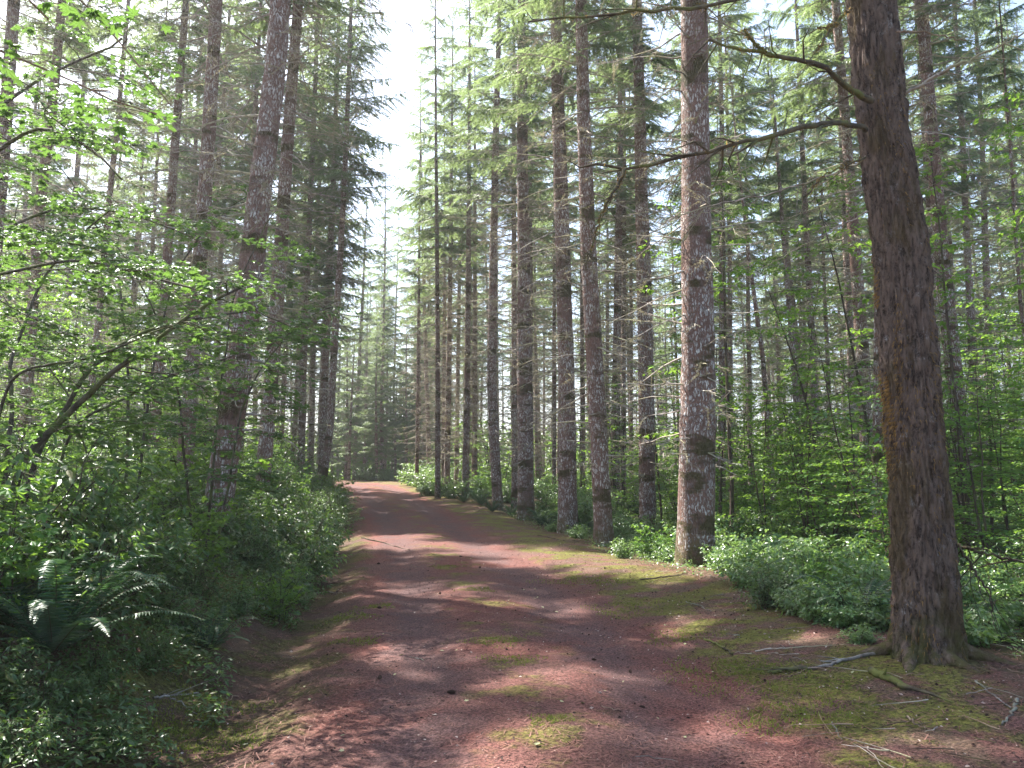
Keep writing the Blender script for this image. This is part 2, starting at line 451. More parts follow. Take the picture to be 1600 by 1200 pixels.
# ------------------------------------------------------------------ conifer crown prototypes
def sprig_template(seed, L=.62, n=16, w=.03, nl=.12, drop=.3):
    "a flat drooping spray: thin axis along +x with narrow needle-bundle triangles on both sides"
    r = np.random.default_rng(seed); V = []; Fc = []
    def tri(a, b, c):
        k = len(V); V.extend([a, b, c]); Fc.append((k, k + 1, k + 2))
    for i in range(n):
        t = (i + .4) / n; x = t * L
        z = -drop * t * t * L
        ln = nl * (1 - .55 * t) * r.uniform(.7, 1.25)
        for s in (-1, 1):
            a = R(r.uniform(35, 62)) * s
            dx, dy = math.cos(a) * ln, math.sin(a) * ln
            dz = -r.uniform(.1, .6) * ln
            nx_, ny_ = -math.sin(a) * w / 2, math.cos(a) * w / 2
            tw = r.uniform(-.012, .012)
            tri((x - nx_, -ny_ * 1, z + tw), (x + nx_, ny_, z - tw), (x + dx, dy, z + dz))
    tri((0, -.006, 0), (0, .006, 0), (L, 0, -drop * L))
    return np.array(V), np.array(Fc)
SPR = [sprig_template(k) for k in range(4)]
SPRT = [sprig_template(10 + k, L=.5, n=7, w=.014, nl=.07, drop=.5) for k in range(3)]

def crown_proto(seed, H=17.0, Lmax=3.1, nbr=95, dens=1.0, bias=None):
    r = np.random.default_rng(seed); g = Geo()
    pos, dirs, ups, scl = [], [], [], []
    for b in range(nbr):
        t = (b + r.random()) / nbr
        z = H * t ** 1.05
        L = (Lmax * (1 - t) ** .75 * (.55 + .45 * min(1, t * 6)) + .25) * r.uniform(.7, 1.15)
        az = b * 2.4 + r.uniform(-.5, .5)
        el0 = R(r.uniform(-8, 22)) + t * .5
        n = 9; s = np.linspace(0, 1, n)
        droop = r.uniform(.15, .4)
        px_ = s * L * math.cos(el0)
        pz = s * L * math.sin(el0) - droop * L * s ** 2 * (1 - .45 * t) + .1 * L * s ** 4
        wob = np.cumsum(r.normal(0, .03, n)) * L * .4
        P = np.stack([px_ * math.cos(az) - wob * math.sin(az), px_ * math.sin(az) + wob * math.cos(az), z + pz], -1)
        g.tube(P, np.linspace(.022, .004, n) * (1 + .5 * (1 - t)), 4, 1)
        m = int(max(5, L * 9 * dens))
        ss = .12 + .88 * (np.arange(m) + r.random(m)) / m
        q = np.stack([np.interp(ss, s, P[:, k]) for k in range(3)], -1)
        tan = np.array([math.cos(az), math.sin(az), 0])
        side = np.array([-math.sin(az), math.cos(az), 0])
        for sg in (-1, 1):
            a = np.radians(r.uniform(35, 75, m))
            d = tan[None] * np.cos(a)[:, None] + sg * side[None] * np.sin(a)[:, None]
            d[:, 2] = r.uniform(-.45, .05, m)
            pos.append(q); dirs.append(d); scl.append((.45 + .75 * (1 - ss) ** .6) * r.uniform(.6, 1.25, m) * min(1.3, .5 + L * .35))
    pos = np.concatenate(pos); dirs = np.concatenate(dirs); scl = np.concatenate(scl)
    Mx = frame_x(dirs)
    roll = r.normal(0, .35, len(pos))
    Mx = Mx @ rotx(roll) * scl[:, None, None]
    which = r.integers(0, len(SPR), len(pos))
    for k, (tv, tf) in enumerate(SPR):
        g.scatter(tv, tf, pos[which == k], Mx[which == k], 0)
    return g.mesh('conifer_crown', [M['needle'], M['twig']], smooth=(1,))

def branchwork_proto(seed, zlo, zhi, nbr, Lmax=2.6, green=.25, sub=9, rad=.014):
    "bare lower limbs with fine dead twigs and a little lichen"
    r = np.random.default_rng(seed); g = Geo()
    tp, td, ts = [], [], []
    for b in range(nbr):
        t = (b + r.random()) / nbr
        z = zlo + (zhi - zlo) * t
        L = Lmax * r.uniform(.25, 1.0) * (.55 + .45 * t)
        az = b * 2.4 + r.uniform(-.7, .7)
        el = R(r.uniform(-22, 18))
        n = 7; s = np.linspace(0, 1, n)
        bend = r.uniform(-.28, .12)
        wob = np.cumsum(r.normal(0, .05, n)) * L * .35; wz = np.cumsum(r.normal(0, .04, n)) * L * .35
        hx = s * L * math.cos(el); hz = s * L * math.sin(el) + bend * L * s * s + wz
        P = np.stack([hx * math.cos(az) - wob * math.sin(az), hx * math.sin(az) + wob * math.cos(az), z + hz], -1)
        g.tube(P, np.linspace(rad, .0035, n) * r.uniform(.6, 1.25), 4, 0)
        k = int(sub * L / Lmax * r.uniform(.6, 1.3)) + 2
        for q in range(k):
            f = r.uniform(.2, 1); p0 = np.array([np.interp(f, s, P[:, c]) for c in range(3)])
            a = az + r.choice([-1, 1]) * R(r.uniform(25, 75)); l = L * r.uniform(.12, .42) * (1.15 - f)
            l = max(l, .12)
            d = np.array([math.cos(a), math.sin(a), r.uniform(-.55, .25)])
            p1 = p0 + d * l * .5 + r.normal(0, .02, 3); p2 = p0 + d * l + np.array([0, 0, -.12 * l]) + r.normal(0, .03, 3)
            g.tube([p0, p1, p2], [.009, .006, .003], 3, 0)
            for w in range(3):
                ff = r.uniform(.2, 1); pp = p0 + (p2 - p0) * ff; a2 = a + r.choice([-1, 1]) * r.uniform(.5, 1.2)
                g.tube([pp, pp + np.array([math.cos(a2), math.sin(a2), r.uniform(-.6, .2)]) * l * .35], [.005, .002], 3, 0)
            if r.random() < green:
                for w in range(3):
                    tp.append(p0 + (p2 - p0) * r.uniform(.2, 1)); dd = d + r.normal(0, .5, 3); dd[2] -= .5; td.append(dd); ts.append(r.uniform(.25, .8))
    if tp:
        tp = np.array(tp); Mx = frame_x(np.array(td)) @ rotx(r.uniform(-3, 3, len(tp))) * np.array(ts)[:, None, None]
        which = r.integers(0, 3, len(tp))
        for k, (tv, tf) in enumerate(SPRT): g.scatter(tv, tf, tp[which == k], Mx[which == k], 1)
    return g.mesh('lower_branchwork', [M['twig'], M['needle_dry']], smooth=())

CROWNS = [crown_proto(100 + k, H=16 + k, Lmax=2.2 + .25 * (k % 3), nbr=46 + 3 * k, dens=1.35) for k in range(5)]
SOFT = crown_proto(150, H=18, Lmax=2.8, nbr=100, dens=.72)
BW_LOW = [branchwork_proto(200 + k, 1.9, 14.5, 130, 3.0, .45, sub=8, rad=.021) for k in range(5)]      # crown starts at 12 m
BW_FEW = [branchwork_proto(220 + k, 3.0, 12.5, 90, 2.4, .4, rad=.018) for k in range(3)]

def lean_rot(a, b):
    d = Vector(b) - Vector(a)
    return d.to_track_quat('Z', 'Y')

def conifer(name, pts, d, w, label, wpy=600, H=28.0, crown_z=12.0, cs=1.0, bw='low', seg=18, group=None, mat='bark', soft=False, seed=None):
    """pts: photo pixels along the trunk axis from low to high, at depth d; w: width in photo pixels"""
    seed = seed if seed is not None else int(pts[0][0] * 7 + pts[0][1])
    r = np.random.default_rng(seed)
    W = np.array([at(x, y, d) for x, y in pts])
    # extend down to the ground
    k = (W[1] - W[0]) / (W[1][2] - W[0][2])
    zb = gzf(W[0][0], d) - .12
    for _ in range(3):
        base = W[0] + k * (zb - W[0][2]); zb = gzf(base[0], d) - .12
    kk = (W[-1] - W[-2]) / (W[-1][2] - W[-2][2])
    top = W[-1] + kk * .4 * (H + zb - W[-1][2]); top[2] = H + zb
    chain = [base] + [q for q in W if q[2] > zb + .4 and q[2] < zb + H - 2] + [top]
    chain = np.array(chain)
    P = interp_path(chain, 90)
    rel = P - base
    rad0 = w / 2 * d / F
    z = rel[:, 2]
    rad = rad0 * np.clip(1.04 - .62 * (z / H) - .36 * (z / H) ** 3, .03, 2)
    tr = empty(name, tuple(base))
    g = trunk_geo(rel, rad, seg, .05, seed)
    link('trunk', g.mesh('trunk', [M[mat]]), tr)
    # the chord of the trunk through branch height gives the direction of the branch parts
    ib = int(np.argmin(abs(z - 2))); it = int(np.argmin(abs(z - 12)))
    q = lean_rot(rel[ib], rel[it]); a = rel[ib] - (rel[it] - rel[ib]) / (rel[it][2] - rel[ib][2]) * rel[ib][2]
    eul = (q @ Vector((0, 0, 1)).to_track_quat('Z', 'Y').inverted()).to_euler()
    rz = r.uniform(0, 6.28)
    from mathutils import Quaternion
    def put(nm, me, off, sc):
        o = link(nm, me, tr)
        o.rotation_mode = 'QUATERNION'
        dirv = Vector(rel[it] - rel[ib]).normalized()
        qq = Vector((0, 0, 1)).rotation_difference(dirv) @ Quaternion((0, 0, 1), rz)
        o.rotation_quaternion = qq
        o.location = Vector(a) + dirv * off
        o.scale = (sc, sc, sc)
        return o
    if bw:
        proto = BW_LOW if bw == 'low' else BW_FEW
        o = put('branchwork', proto[int(r.integers(0, len(proto)))], 0, 1.0 * crown_z / 12.0)
        o['kind'] = 'stuff'
    iz = int(np.argmin(abs(z - crown_z)))
    o = put('crown', SOFT if soft else CROWNS[int(r.integers(0, len(CROWNS)))], 0, cs)
    o.location = Vector(rel[iz])
    tag(tr, label, 'tree', group)
    return tr, base

placed = []   # (x, y) of trees
def T(pts, w, label, d=None, **kw):
    if d is None: d = onbase(*pts[0])
    tr, b = conifer('conifer_tree', pts, d, w, label, **kw)
    placed.append((b[0], d)); return tr
ROWR = 'conifers lining the right side of the track'
ROWL = 'conifers lining the left side of the track'
DEEPR = 'conifers standing in the wood right of the track'
DEEPL = 'conifers standing in the wood left of the track'

# right-hand row, near to far
T([(1087, 895), (1091, 600), (1088, 400), (1087, 200), (1084, 0)], 54, 'thick straight conifer with white crackled bark, nearest of the right-hand row', seg=36, group=ROWR)
T([(944, 852), (931, 600), (920, 400), (912, 200), (908, 0)], 28, 'conifer leaning slightly left with dark lower bark, between two straighter trunks beside the salal bank', group=ROWR, seg=28)
T([(888, 832), (885, 600), (880, 400), (873, 200), (868, 0)], 28, 'straight brown conifer with bright crackled bark, left neighbour of the leaning dark-barked trunk', group=ROWR, seg=28)
T([(1012, 828), (1010, 600), (1005, 400), (1000, 200), (995, 0)], 26, 'straight brown conifer midway between the leaning dark trunk and the thick white-barked trunk', group=ROWR, seg=24)
T([(822, 810), (820, 600), (818, 400), (816, 200), (815, 0)], 25, 'straight conifer with whitish crackled bark at the very edge of the track verge', group=ROWR, seg=24)
T([(778, 796), (768, 600), (771, 400), (775, 200), (781, 0)], 16, 'slimmer conifer with a bowed reddish mossy foot at the edge of the track', group=ROWR)
T([(804, 793), (804, 600), (803, 400), (803, 200), (803, 0)], 10, 'narrow conifer half hidden close behind the whitish crackled trunk at the verge', group=ROWR)
T([(727, 779), (730, 600), (732, 400), (733, 250), (734, 0)], 10.5, 'thin straight conifer rising from the pale ferns at the track edge', group=ROWR)
T([(741, 768), (742, 600), (742, 400), (742, 200), (742, 0)], 9, 'thin dark conifer just right of and behind the one in the pale ferns', group=ROWR)
T([(698, 771), (701, 600), (704, 400), (706, 200), (708, 0)], 9.5, 'thin conifer standing behind the bright white shrub clump by the bend', group=ROWR)
T([(684, 780), (684, 600), (683, 400), (681, 200), (680, 0)], 8.5, 'thin conifer in front of the bright shrub clump, second from the bend', group=ROWR)
T([(651, 763), (653, 600), (655, 400), (657, 200), (659, 0)], 6, 'thinnest reddish conifer where the track bends away, last of the right row', group=ROWR)
# right wood behind the row
T([(866, 757), (866, 600), (866, 400), (866, 200)], 7, 'slim dark conifer seen just left of the straight brown trunks', d=44, group=DEEPR)
T([(911, 766), (910, 600), (909, 400), (908, 200)], 8, 'slim conifer seen in the gap left of the leaning dark trunk', d=40, group=DEEPR)
T([(960, 787), (963, 600), (966, 400), (970, 200), (966, 0)], 15, 'mid-sized pinkish conifer close right of the leaning dark trunk and behind it', group=DEEPR)
T([(974, 778), (974, 600), (975, 400), (976, 200)], 9, 'slim conifer close right of the pinkish mid-sized trunk', d=36, group=DEEPR)
T([(986, 770), (986, 600), (986, 400)], 7, 'slim grey conifer left behind the second straight brown trunk from the thick white one', d=45, group=DEEPR)
T([(1128, 782), (1128, 600), (1129, 400), (1128, 200)], 12, 'slim conifer just right of the thick white-barked trunk', d=31, group=DEEPR)
T([(1142, 776), (1141, 600), (1140, 400), (1137, 200)], 9, 'slimmer conifer second to the right of the thick white-barked trunk', d=36, group=DEEPR)
T([(1173, 745), (1171, 600), (1168, 400), (1165, 250)], 8, 'straight slim conifer behind the thin mossy leaning tree', d=42, group=DEEPR)
T([(1208, 770), (1192, 560), (1170, 400), (1150, 220), (1138, 80)], 9, 'thin mossy tree leaning left in the gap right of the thick white-barked trunk', d=28, H=17, crown_z=10, cs=.45, bw='few', group=DEEPR)
T([(1252, 765), (1240, 560), (1226, 400), (1212, 200), (1200, 40)], 10, 'thin pale tree leaning left, second of the leaning ones', d=30, H=19, crown_z=11, cs=.5, bw='few', group=DEEPR)
T([(1278, 742), (1270, 560), (1262, 400), (1252, 200), (1245, 40)], 12, 'slender pale-banded tree leaning slightly left beside its thinner leaning twin', d=33, group=DEEPR)
T([(1298, 742), (1293, 560), (1286, 400), (1282, 200)], 7.5, 'very thin dark tree in the gap between the pale-banded one and the mossy forked pair', d=38, H=22, cs=.6, bw='few', group=DEEPR)
T([(1335, 722), (1330, 560), (1322, 400), (1314, 200)], 13, 'pale conifer tight behind the dark mossy trunk left of the big brown tree', d=36, group=DEEPR)
T([(1356, 740), (1349, 560), (1336, 400), (1322, 200), (1308, 40)], 21, 'dark mossy conifer leaning left, next to the big brown tree', d=22, group=DEEPR, seg=24)
T([(1371, 870), (1371, 700), (1372, 560), (1374, 400)], 15, 'pale grey lichened trunk peeping out at the left edge of the big brown tree', d=16, H=22, cs=.7, bw='few', group=DEEPR)
T([(1466, 640), (1461, 480), (1450, 300), (1438, 120), (1430, 0)], 12, 'narrow trunk hugging the right edge of the big brown tree', d=30, group=DEEPR)
T([(1497, 640), (1480, 480), (1467, 350), (1452, 160), (1440, 0)], 25, 'sturdy pinkish conifer right of the big brown tree', d=18, group=DEEPR, seg=24)
T([(1523, 620), (1517, 500), (1512, 400), (1503, 200)], 13, 'grey conifer beyond the leafy branches, next right of the sturdy pinkish one', d=30, group=DEEPR)
T([(1548, 620), (1545, 500), (1540, 400), (1534, 200)], 12, 'bluish grey conifer nearest the right edge of the picture', d=32, group=DEEPR)
T([(1612, 620), (1594, 470), (1580, 250), (1565, 50)], 7, 'very thin pale pole of a tree at the far right edge', d=17, H=15, crown_z=10, cs=.35, bw='few', group=DEEPR)
# left side
T([(340, 800), (352, 700), (371, 600), (386, 480), (397, 380), (419, 200), (431, 100), (438, 0)], 41, 'thick dark conifer curving up to the right, nearest on the left side of the track', d=12.5, seg=36, group=ROWL)
T([(410, 760), (423, 600), (438, 400), (451, 200), (466, 0)], 23, 'pale banded conifer close right behind the thick curving trunk', d=18, seg=26, group=ROWL)
T([(290, 720), (302, 530), (318, 333), (327, 200), (338, 0)], 25, 'pale speckled conifer left of the thick curving trunk', d=16, seg=26, group=ROWL)
T([(508, 730), (515, 680), (522, 540), (532, 400), (542, 200), (549, 0)], 12, 'slim white-barked tree nearest the track on the left', d=30, crown_z=11.5, cs=1.0, soft=True, group=ROWL)
T([(503, 730), (509, 540), (516, 400), (524, 200), (530, 0)], 13, 'brown conifer tight left behind the slim white-barked tree', d=33, crown_z=8.5, cs=1.0, soft=True, group=ROWL)
T([(470, 730), (474, 560), (481, 400), (490, 200)], 12, 'reddish brown conifer in the gap between the banded trunk and the slim white tree', d=32, crown_z=6.5, cs=1.1, soft=True, group=ROWL)
T([(486, 730), (489, 560), (495, 400), (502, 200)], 9, 'thin reddish conifer, right twin of the reddish brown one', d=38, crown_z=6.5, cs=1.1, soft=True, group=ROWL)
T([(240, 700), (262, 400), (275, 200), (291, 0)], 16, 'grey conifer whose upper trunk shows clear against the bright gap at upper left', d=22, group=DEEPL)
T([(130, 720), (152, 520), (172, 300), (183, 200), (201, 0)], 11, 'thin pale conifer with bright light behind it at upper left', d=27, group=DEEPL)
T([(35, 720), (50, 500), (64, 300), (84, 150), (97, 0)], 18, 'mottled conifer behind the maple leaves near the left edge', d=21, group=DEEPL)
T([(-25, 700), (-10, 400), (8, 200), (22, 0)], 24, 'dark conifer cut by the left edge of the picture', d=17, group=DEEPL)
T([(318, 700), (330, 400), (346, 200), (360, 0)], 10, 'thin dark conifer just right of the pale speckled trunk', d=33, group=DEEPL)
T([(335, 700), (345, 400), (358, 200), (372, 0)], 9, 'thin conifer second to the right of the pale speckled trunk', d=36, group=DEEPL)
T([(285, 700), (297, 380), (310, 150), (318, 0)], 9, 'thin conifer tight left of the pale speckled trunk', d=34, group=DEEPL)
T([(375, 700), (388, 400), (400, 150), (408, 0)], 11, 'conifer seen past the left edge of the thick curving trunk', d=30, group=DEEPL)
T([(225, 700), (238, 400), (250, 150), (262, 0)], 8, 'thin conifer behind the grey one in the bright upper left gap', d=38, group=DEEPL)

# far trees: individual but alike
fillR = 'slender conifers far back in the wood right of the track'
fillL = 'slender conifers far back in the wood left of the track'
fillC = 'slender conifers beyond the bend of the track'
TRK = []
for k in range(5):
    zz = np.linspace(0, 27, 60); rr = np.random.default_rng(40 + k)
    pth = np.stack([np.sin(zz * .12 + k) * .12 - math.sin(k) * .12, np.cos(zz * .10 + k) * .1 - math.cos(k) * .1, zz], -1)
    TRK.append(trunk_geo(pth, .15 * np.clip(1.04 - .62 * (zz / 28) - .36 * (zz / 28) ** 3, .03, 2), 10, .05, 60 + k, .3).mesh('trunk', [M['bark']]))
def filler(x, y, s, label, group, bw=True, cz=12.0, cs=1.0, r=rng):
    tr = empty('conifer_tree', (x, y, gzf(x, y) - .1), (r.normal(0, .018), r.normal(0, .018), r.uniform(0, 6.28)), (1, 1, 1))
    k = int(r.integers(0, 5))
    link('trunk', TRK[k], tr, scale=(s, s, 1))
    if bw:
        o = link('branchwork', (BW_LOW if r.random() < .7 else BW_FEW)[int(r.integers(0, 3))], tr, rot=(0, 0, r.uniform(0, 6.28)), scale=(1, 1, cz / 12.0)); o['kind'] = 'stuff'
    link('crown', CROWNS[int(r.integers(0, 5))], tr, loc=(0, 0, cz), rot=(0, 0, r.uniform(0, 6.28)), scale=(cs, cs, cs))
    tag(tr, label, 'tree', group)
    placed.append((x, y))
nf = 0
rf = np.random.default_rng(5)
for gy in np.arange(38, 112, 4.6):
    half = .70 * gy + 5
    for gx in np.arange(-half, half, 4.6):
        x = gx + rf.uniform(-1.9, 1.9); y = gy + rf.uniform(-1.9, 1.9)
        u = float(uof(x, y))
        if -4.2 < u < 3.6 and y < 82: continue
        if min((x - a) ** 2 + (y - b) ** 2 for a, b in placed) < 6: continue
        # keep the strip of sky over the track open
        xp = 800 + x / y * F
        if 560 < xp < 668 and y < 64 and rf.random() < .8: continue
        if y > 60 and rf.random() < .35: continue
        if x > 0 and rf.random() < .10: continue
        if nf >= 270: continue
        nf += 1
        if 520 < xp < 700 and y > 55: lb, gp = 'slender grey conifer standing beyond the bend of the track', fillC
        elif xp >= 600: lb, gp = 'slender conifer far back in the wood right of the track', fillR
        else: lb, gp = 'slender conifer far back in the wood left of the track', fillL
        cz = rf.uniform(8.5, 12.5)
        filler(x, y, rf.uniform(.75, 1.25), lb, gp, cz=cz, cs=rf.uniform(.8, 1.1), r=rf)
ry = np.random.default_rng(61)
for k in range(55):
    y = ry.uniform(62, 98); xp = ry.uniform(515, 700); x = (xp - 800) / F * y
    if abs(float(uof(x, y))) < 2.5 or not all((x - a) ** 2 + (y - b) ** 2 > 2.5 for a, b in placed): continue
    hh = ry.uniform(9, 15) * (1.25 if xp < 585 or xp > 650 else 1.0)
    tr = empty('conifer_tree', (x, y, gzf(x, y) - .1)); link('trunk', TRK[k % 5], tr, scale=(.9, .9, hh / 27))
    link('crown', CROWNS[k % 5], tr, loc=(0, 0, ry.uniform(1.0, 3.0)), rot=(0, 0, ry.uniform(0, 6)), scale=(.9, .9, hh / 17))
    tag(tr, 'young greyish conifer with low limbs closing the view beyond the bend', 'tree', 'young conifers beyond the bend'); placed.append((x, y))
for xp, y, hh in ((648, 84, 24), (585, 88, 20), (660, 76, 26)):
    x = (xp - 800) / F * y; tr = empty('conifer_tree', (x, y, gzf(x, y) - .1)); link('trunk', TRK[xp % 5], tr, scale=(1, 1, hh / 27))
    link('crown', CROWNS[xp % 5], tr, loc=(0, 0, hh * .25), scale=(1, 1, hh * .75 / 17)); placed.append((x, y))
    tag(tr, 'tall narrow conifer rising into the strip of sky beyond the bend', 'tree', 'tall conifers in the strip of sky')
# unseen trees added on the sun side so their crowns shade the track
for (x, y) in [(-10.5, 8.5), (-17.5, 6.5)]:
    filler(x, y, 1.5, 'conifer added out of view on the left to shade the track', 'added shade conifers out of view on the left', cz=11.5, cs=1.1, r=rf)

# ------------------------------------------------------------------ the big brown tree at the right, with its own limbs
D0 = onbase(1452, 1058)
def big_tree():
    pts = [(1453, 1058), (1447, 950), (1439, 800), (1424, 600), (1408, 400), (1380, 200), (1360, 0)]
    W = np.array([at(x, y, D0) for x, y in pts])
    base = W[0].copy(); base[2] = gzf(base[0], D0) - .1
    top = W[-1] + (W[-1] - W[-2]) / (W[-1][2] - W[-2][2]) * 19; top[0] = W[-1][0] - .5
    P = interp_path(np.array([base] + list(W[1:]) + [W[-1] + (top - W[-1]) * .3, W[-1] + (top - W[-1]) * .6, top]), 700)
    rel = P - base; z = rel[:, 2]
    wpx = np.interp(z, [0, .3, .9, 1.6, 2.6, 3.6, 4.6, 6.0, 24], [118, 104, 100, 88, 88, 87, 83, 80, 12])
    rad = wpx / 2 * D0 / F * .885
    seg = 150; th = np.arange(seg) * 2 * math.pi / seg
    Rr = np.zeros((len(z), seg))
    for i in range(len(z)):
        zi = z[i]
        if zi > 8: Rr[i] = rad[i]; continue
        for j in range(seg):
            c, s = math.cos(th[j]), math.sin(th[j])
            n = mn.fractal(Vector((c * 2.2, s * 2.2, zi * .55)), 1, 2, 3) * .05
            w = mn.noise(Vector((c * 1.2, s * 1.2, zi * 1.1))) * .25
            f = abs(mn.noise(Vector(((c + w) * 6.0, (s + w) * 6.0, zi * 2.6))))
            f2 = abs(mn.noise(Vector((c * 15, s * 15, zi * 9 + 5))))
            fl = .02 * math.exp(-zi / .5) + .15 * math.exp(-zi / .14) * (1 + .8 * math.cos(5 * th[j] + 1.1))
            Rr[i, j] = rad[i] * (1 + n + fl) + min(f, .3) * .085 + f2 * .042 - .02
    ring = np.stack([np.cos(th)[None] * Rr, np.sin(th)[None] * Rr, np.zeros_like(Rr)], -1) + rel[:, None, :]
    i = np.arange(len(z) - 1)[:, None] * seg; j = np.arange(seg)[None]; j2 = (j + 1) % seg
    g = Geo(); g.add(ring.reshape(-1, 3), np.stack([i + j, i + j2, i + seg + j2, i + seg + j], -1).reshape(-1, 4))
    tr = empty('conifer_tree', tuple(base))
    for az_, ln_, r_ in ((2.9, .62, .065), (3.9, .5, .07), (4.8, .55, .06), (5.7, .6, .065), (.4, .5, .06)):
        t_ = np.linspace(0, 1, 12); hx = .12 + t_ * ln_; w_ = .05 * np.sin(t_ * 4 + az_)
        Qr = np.stack([np.cos(az_) * hx - np.sin(az_) * w_, np.sin(az_) * hx + np.cos(az_) * w_, np.zeros(12)], -1)
        Qr[:, 2] = gz(base[0] + Qr[:, 0], base[1] + Qr[:, 1]) - base[2] + .13 * (1 - t_) ** 2.2 - .035 * t_
        gr = Geo(); gr.tube(Qr, r_ * (1.1 - .75 * t_), 10, 0); link('root', gr.mesh('root', [M['furrow']]), tr)
    tk = link('trunk', g.mesh('trunk', [M['furrow']]), tr)
    # a fringe of shaggy brown moss along the sunny left edge
    r = np.random.default_rng(8); n = 9000
    zi = np.concatenate([r.normal(2.55, .38, n // 2), r.uniform(.1, 5.2, n - n // 2)]); zi = np.clip(zi, .05, 6)
    a = np.concatenate([r.normal(math.pi, .38, n // 2), r.uniform(-math.pi, math.pi, n - n // 2)])
    keep = np.array([mn.noise(Vector((math.cos(q) * 1.8, math.sin(q) * 1.8, w * 1.3))) for q, w in zip(a, zi)]) > np.where(np.arange(n) < n // 2, -.12, .12)
    a, zi = a[keep], zi[keep]
    ii = np.searchsorted(z, zi).clip(0, len(z) - 1); jj = (np.round((a % (2 * math.pi)) / (2 * math.pi) * seg).astype(int)) % seg
    pos = ring[ii, jj]
    nrm = np.stack([np.cos(a), np.sin(a), -r.uniform(.6, 2.4, len(a))], -1) + r.normal(0, .35, (len(a), 3))
    tv = np.array([[0, -.004, 0], [0, .004, 0], [.05, 0, 0]]); tf = np.array([[0, 1, 2]])
    Mx = frame_x(nrm) @ rotx(r.uniform(-3, 3, len(a))) * r.uniform(.5, 1.15, len(a))[:, None, None]
    gm = Geo(); gm.scatter(tv, tf, pos, Mx)
    mo = link('moss_fringe', gm.mesh('moss_fringe', [M['fringe']], smooth=()), tr); mo['kind'] = 'stuff'
    def limb(name, pp, r0, r1, mat='mosslimb', twigs=14, seed=1, tl=.5, moss=True, parent=tr):
        "pp: list of (px, py, depth)"
        rr = np.random.default_rng(seed)
        Q = interp_path(np.array([at(*q) for q in pp]) - base, 26)
        Q[1:-1] += rr.normal(0, .008, (24, 3))
        gg = Geo(); rd = np.linspace(r0, r1, 26) * (1 + rr.normal(0, .07, 26)); gg.tube(Q, rd, 8, 0)
        for k in range(twigs):
            f = rr.integers(4, 26); p0 = Q[f]; d = Q[min(25, f + 1)] - Q[f - 1]; d /= np.linalg.norm(d)
            e = d * rr.uniform(.2, .9) + rr.normal(0, .5, 3); e[2] -= .15; e /= np.linalg.norm(e); l = tl * rr.uniform(.3, 1.1)
            p1 = p0 + e * l * .5 + rr.normal(0, .02, 3); p2 = p1 + (e + rr.normal(0, .3, 3)) * l * .5
            gg.tube([p0, p1, p2], [r1 * .9, r1 * .6, .002], 4, 0)
            for w in range(3):
                pq = p0 + (p2 - p0) * rr.uniform(.3, 1); gg.tube([pq, pq + rr.normal(0, .5, 3) * l * .3], [.003, .001], 3, 0)
        if moss:
            n = 260; f = rr.integers(0, 25, n); ps = Q[f] + (Q[f + 1] - Q[f]) * rr.random((n, 1)) + rr.normal(0, r0 * .5, (n, 3))
            dv = rr.normal(0, 1, (n, 3)); dv[:, 2] -= .6
            gg.scatter(np.array([[0, -.004, 0], [0, .004, 0], [.035, 0, 0]]), np.array([[0, 1, 2]]), ps, frame_x(dv) * rr.uniform(.4, 1.2, n)[:, None, None], 1)
        return link(name, gg.mesh('limb', [M[mat], M['fringe']]), parent)
    d = D0
    limb('limb', [(1362, 158, d - .2), (1325, 138, d - .5), (1292, 106, d - .7), (1245, 93, d - .8), (1185, 82, d - .85), (1150, 74, d - .85), (1108, 62, d - .8)], .030, .010, seed=1, twigs=8)
    limb('limb', [(1205, 86, d - .85), (1187, 76, d - .85), (1172, 60, d - .9), (1163, 45, d - .95)], .020, .006, seed=2, twigs=2)
    limb('limb', [(1352, 203, d - .2), (1318, 190, d - .5), (1280, 192, d - .7), (1215, 212, d - .9), (1145, 224, d - 1.0), (1110, 238, d - 1.0), (1060, 246, d - 1.0), (1000, 263, d - 1.0), (932, 256, d - .9)], .024, .012, seed=3, twigs=16)
    limb('limb', [(978, 264, d - 1.0), (965, 290, d - 1.0), (945, 320, d - 1.0), (930, 360, d - .9), (925, 395, d - .9)], .013, .004, seed=4, twigs=12, tl=.35)
    limb('limb', [(1365, -60, d - .2), (1300, -45, d - .6), (1180, -6, d - .9), (1130, 5, d - 1.0), (1060, 14, d - 1.0), (990, 18, d - 1.0), (900, 26, d - 1.0), (826, 34, d - .9)], .026, .008, seed=5, twigs=12)
    limb('limb', [(1350, 248, d), (1300, 272, d + .3), (1200, 305, d + .5), (1105, 322, d + .8), (1030, 350, d + .9)], .010, .004, seed=6, twigs=18, mat='twig', moss=False)
    limb('limb', [(1352, 246, d - .1), (1310, 262, d - .3), (1278, 282, d - .5), (1262, 303, d - .6)], .010, .005, seed=7, twigs=6)
    limb('limb', [(1404, 152, d), (1440, 132, d - .2), (1487, 106, d - .4), (1540, 82, d - .5), (1620, 42, d - .6)], .018, .007, seed=8, twigs=12, mat='twig', moss=False)
    limb('limb', [(1330, 12, d - .1), (1312, 30, d - .2), (1295, 52, d - .3), (1275, 80, d - .35)], .011, .006, seed=9, twigs=3)
    limb('limb', [(1312, 36, d - .2), (1292, 42, d - .25), (1277, 43, d - .3)], .009, .006, seed=10, twigs=1)
    limb('limb', [(1400, 50, d - .2), (1440, 48, d - .3), (1475, 58, d - .4), (1510, 63, d - .4)], .008, .004, seed=11, twigs=4, mat='tanstem', moss=False)
    limb('limb', [(1420, 205, d - .1), (1480, 210, d - .3), (1540, 222, d - .4), (1600, 240, d - .5)], .007, .003, seed=12, twigs=10, mat='twig', moss=False)
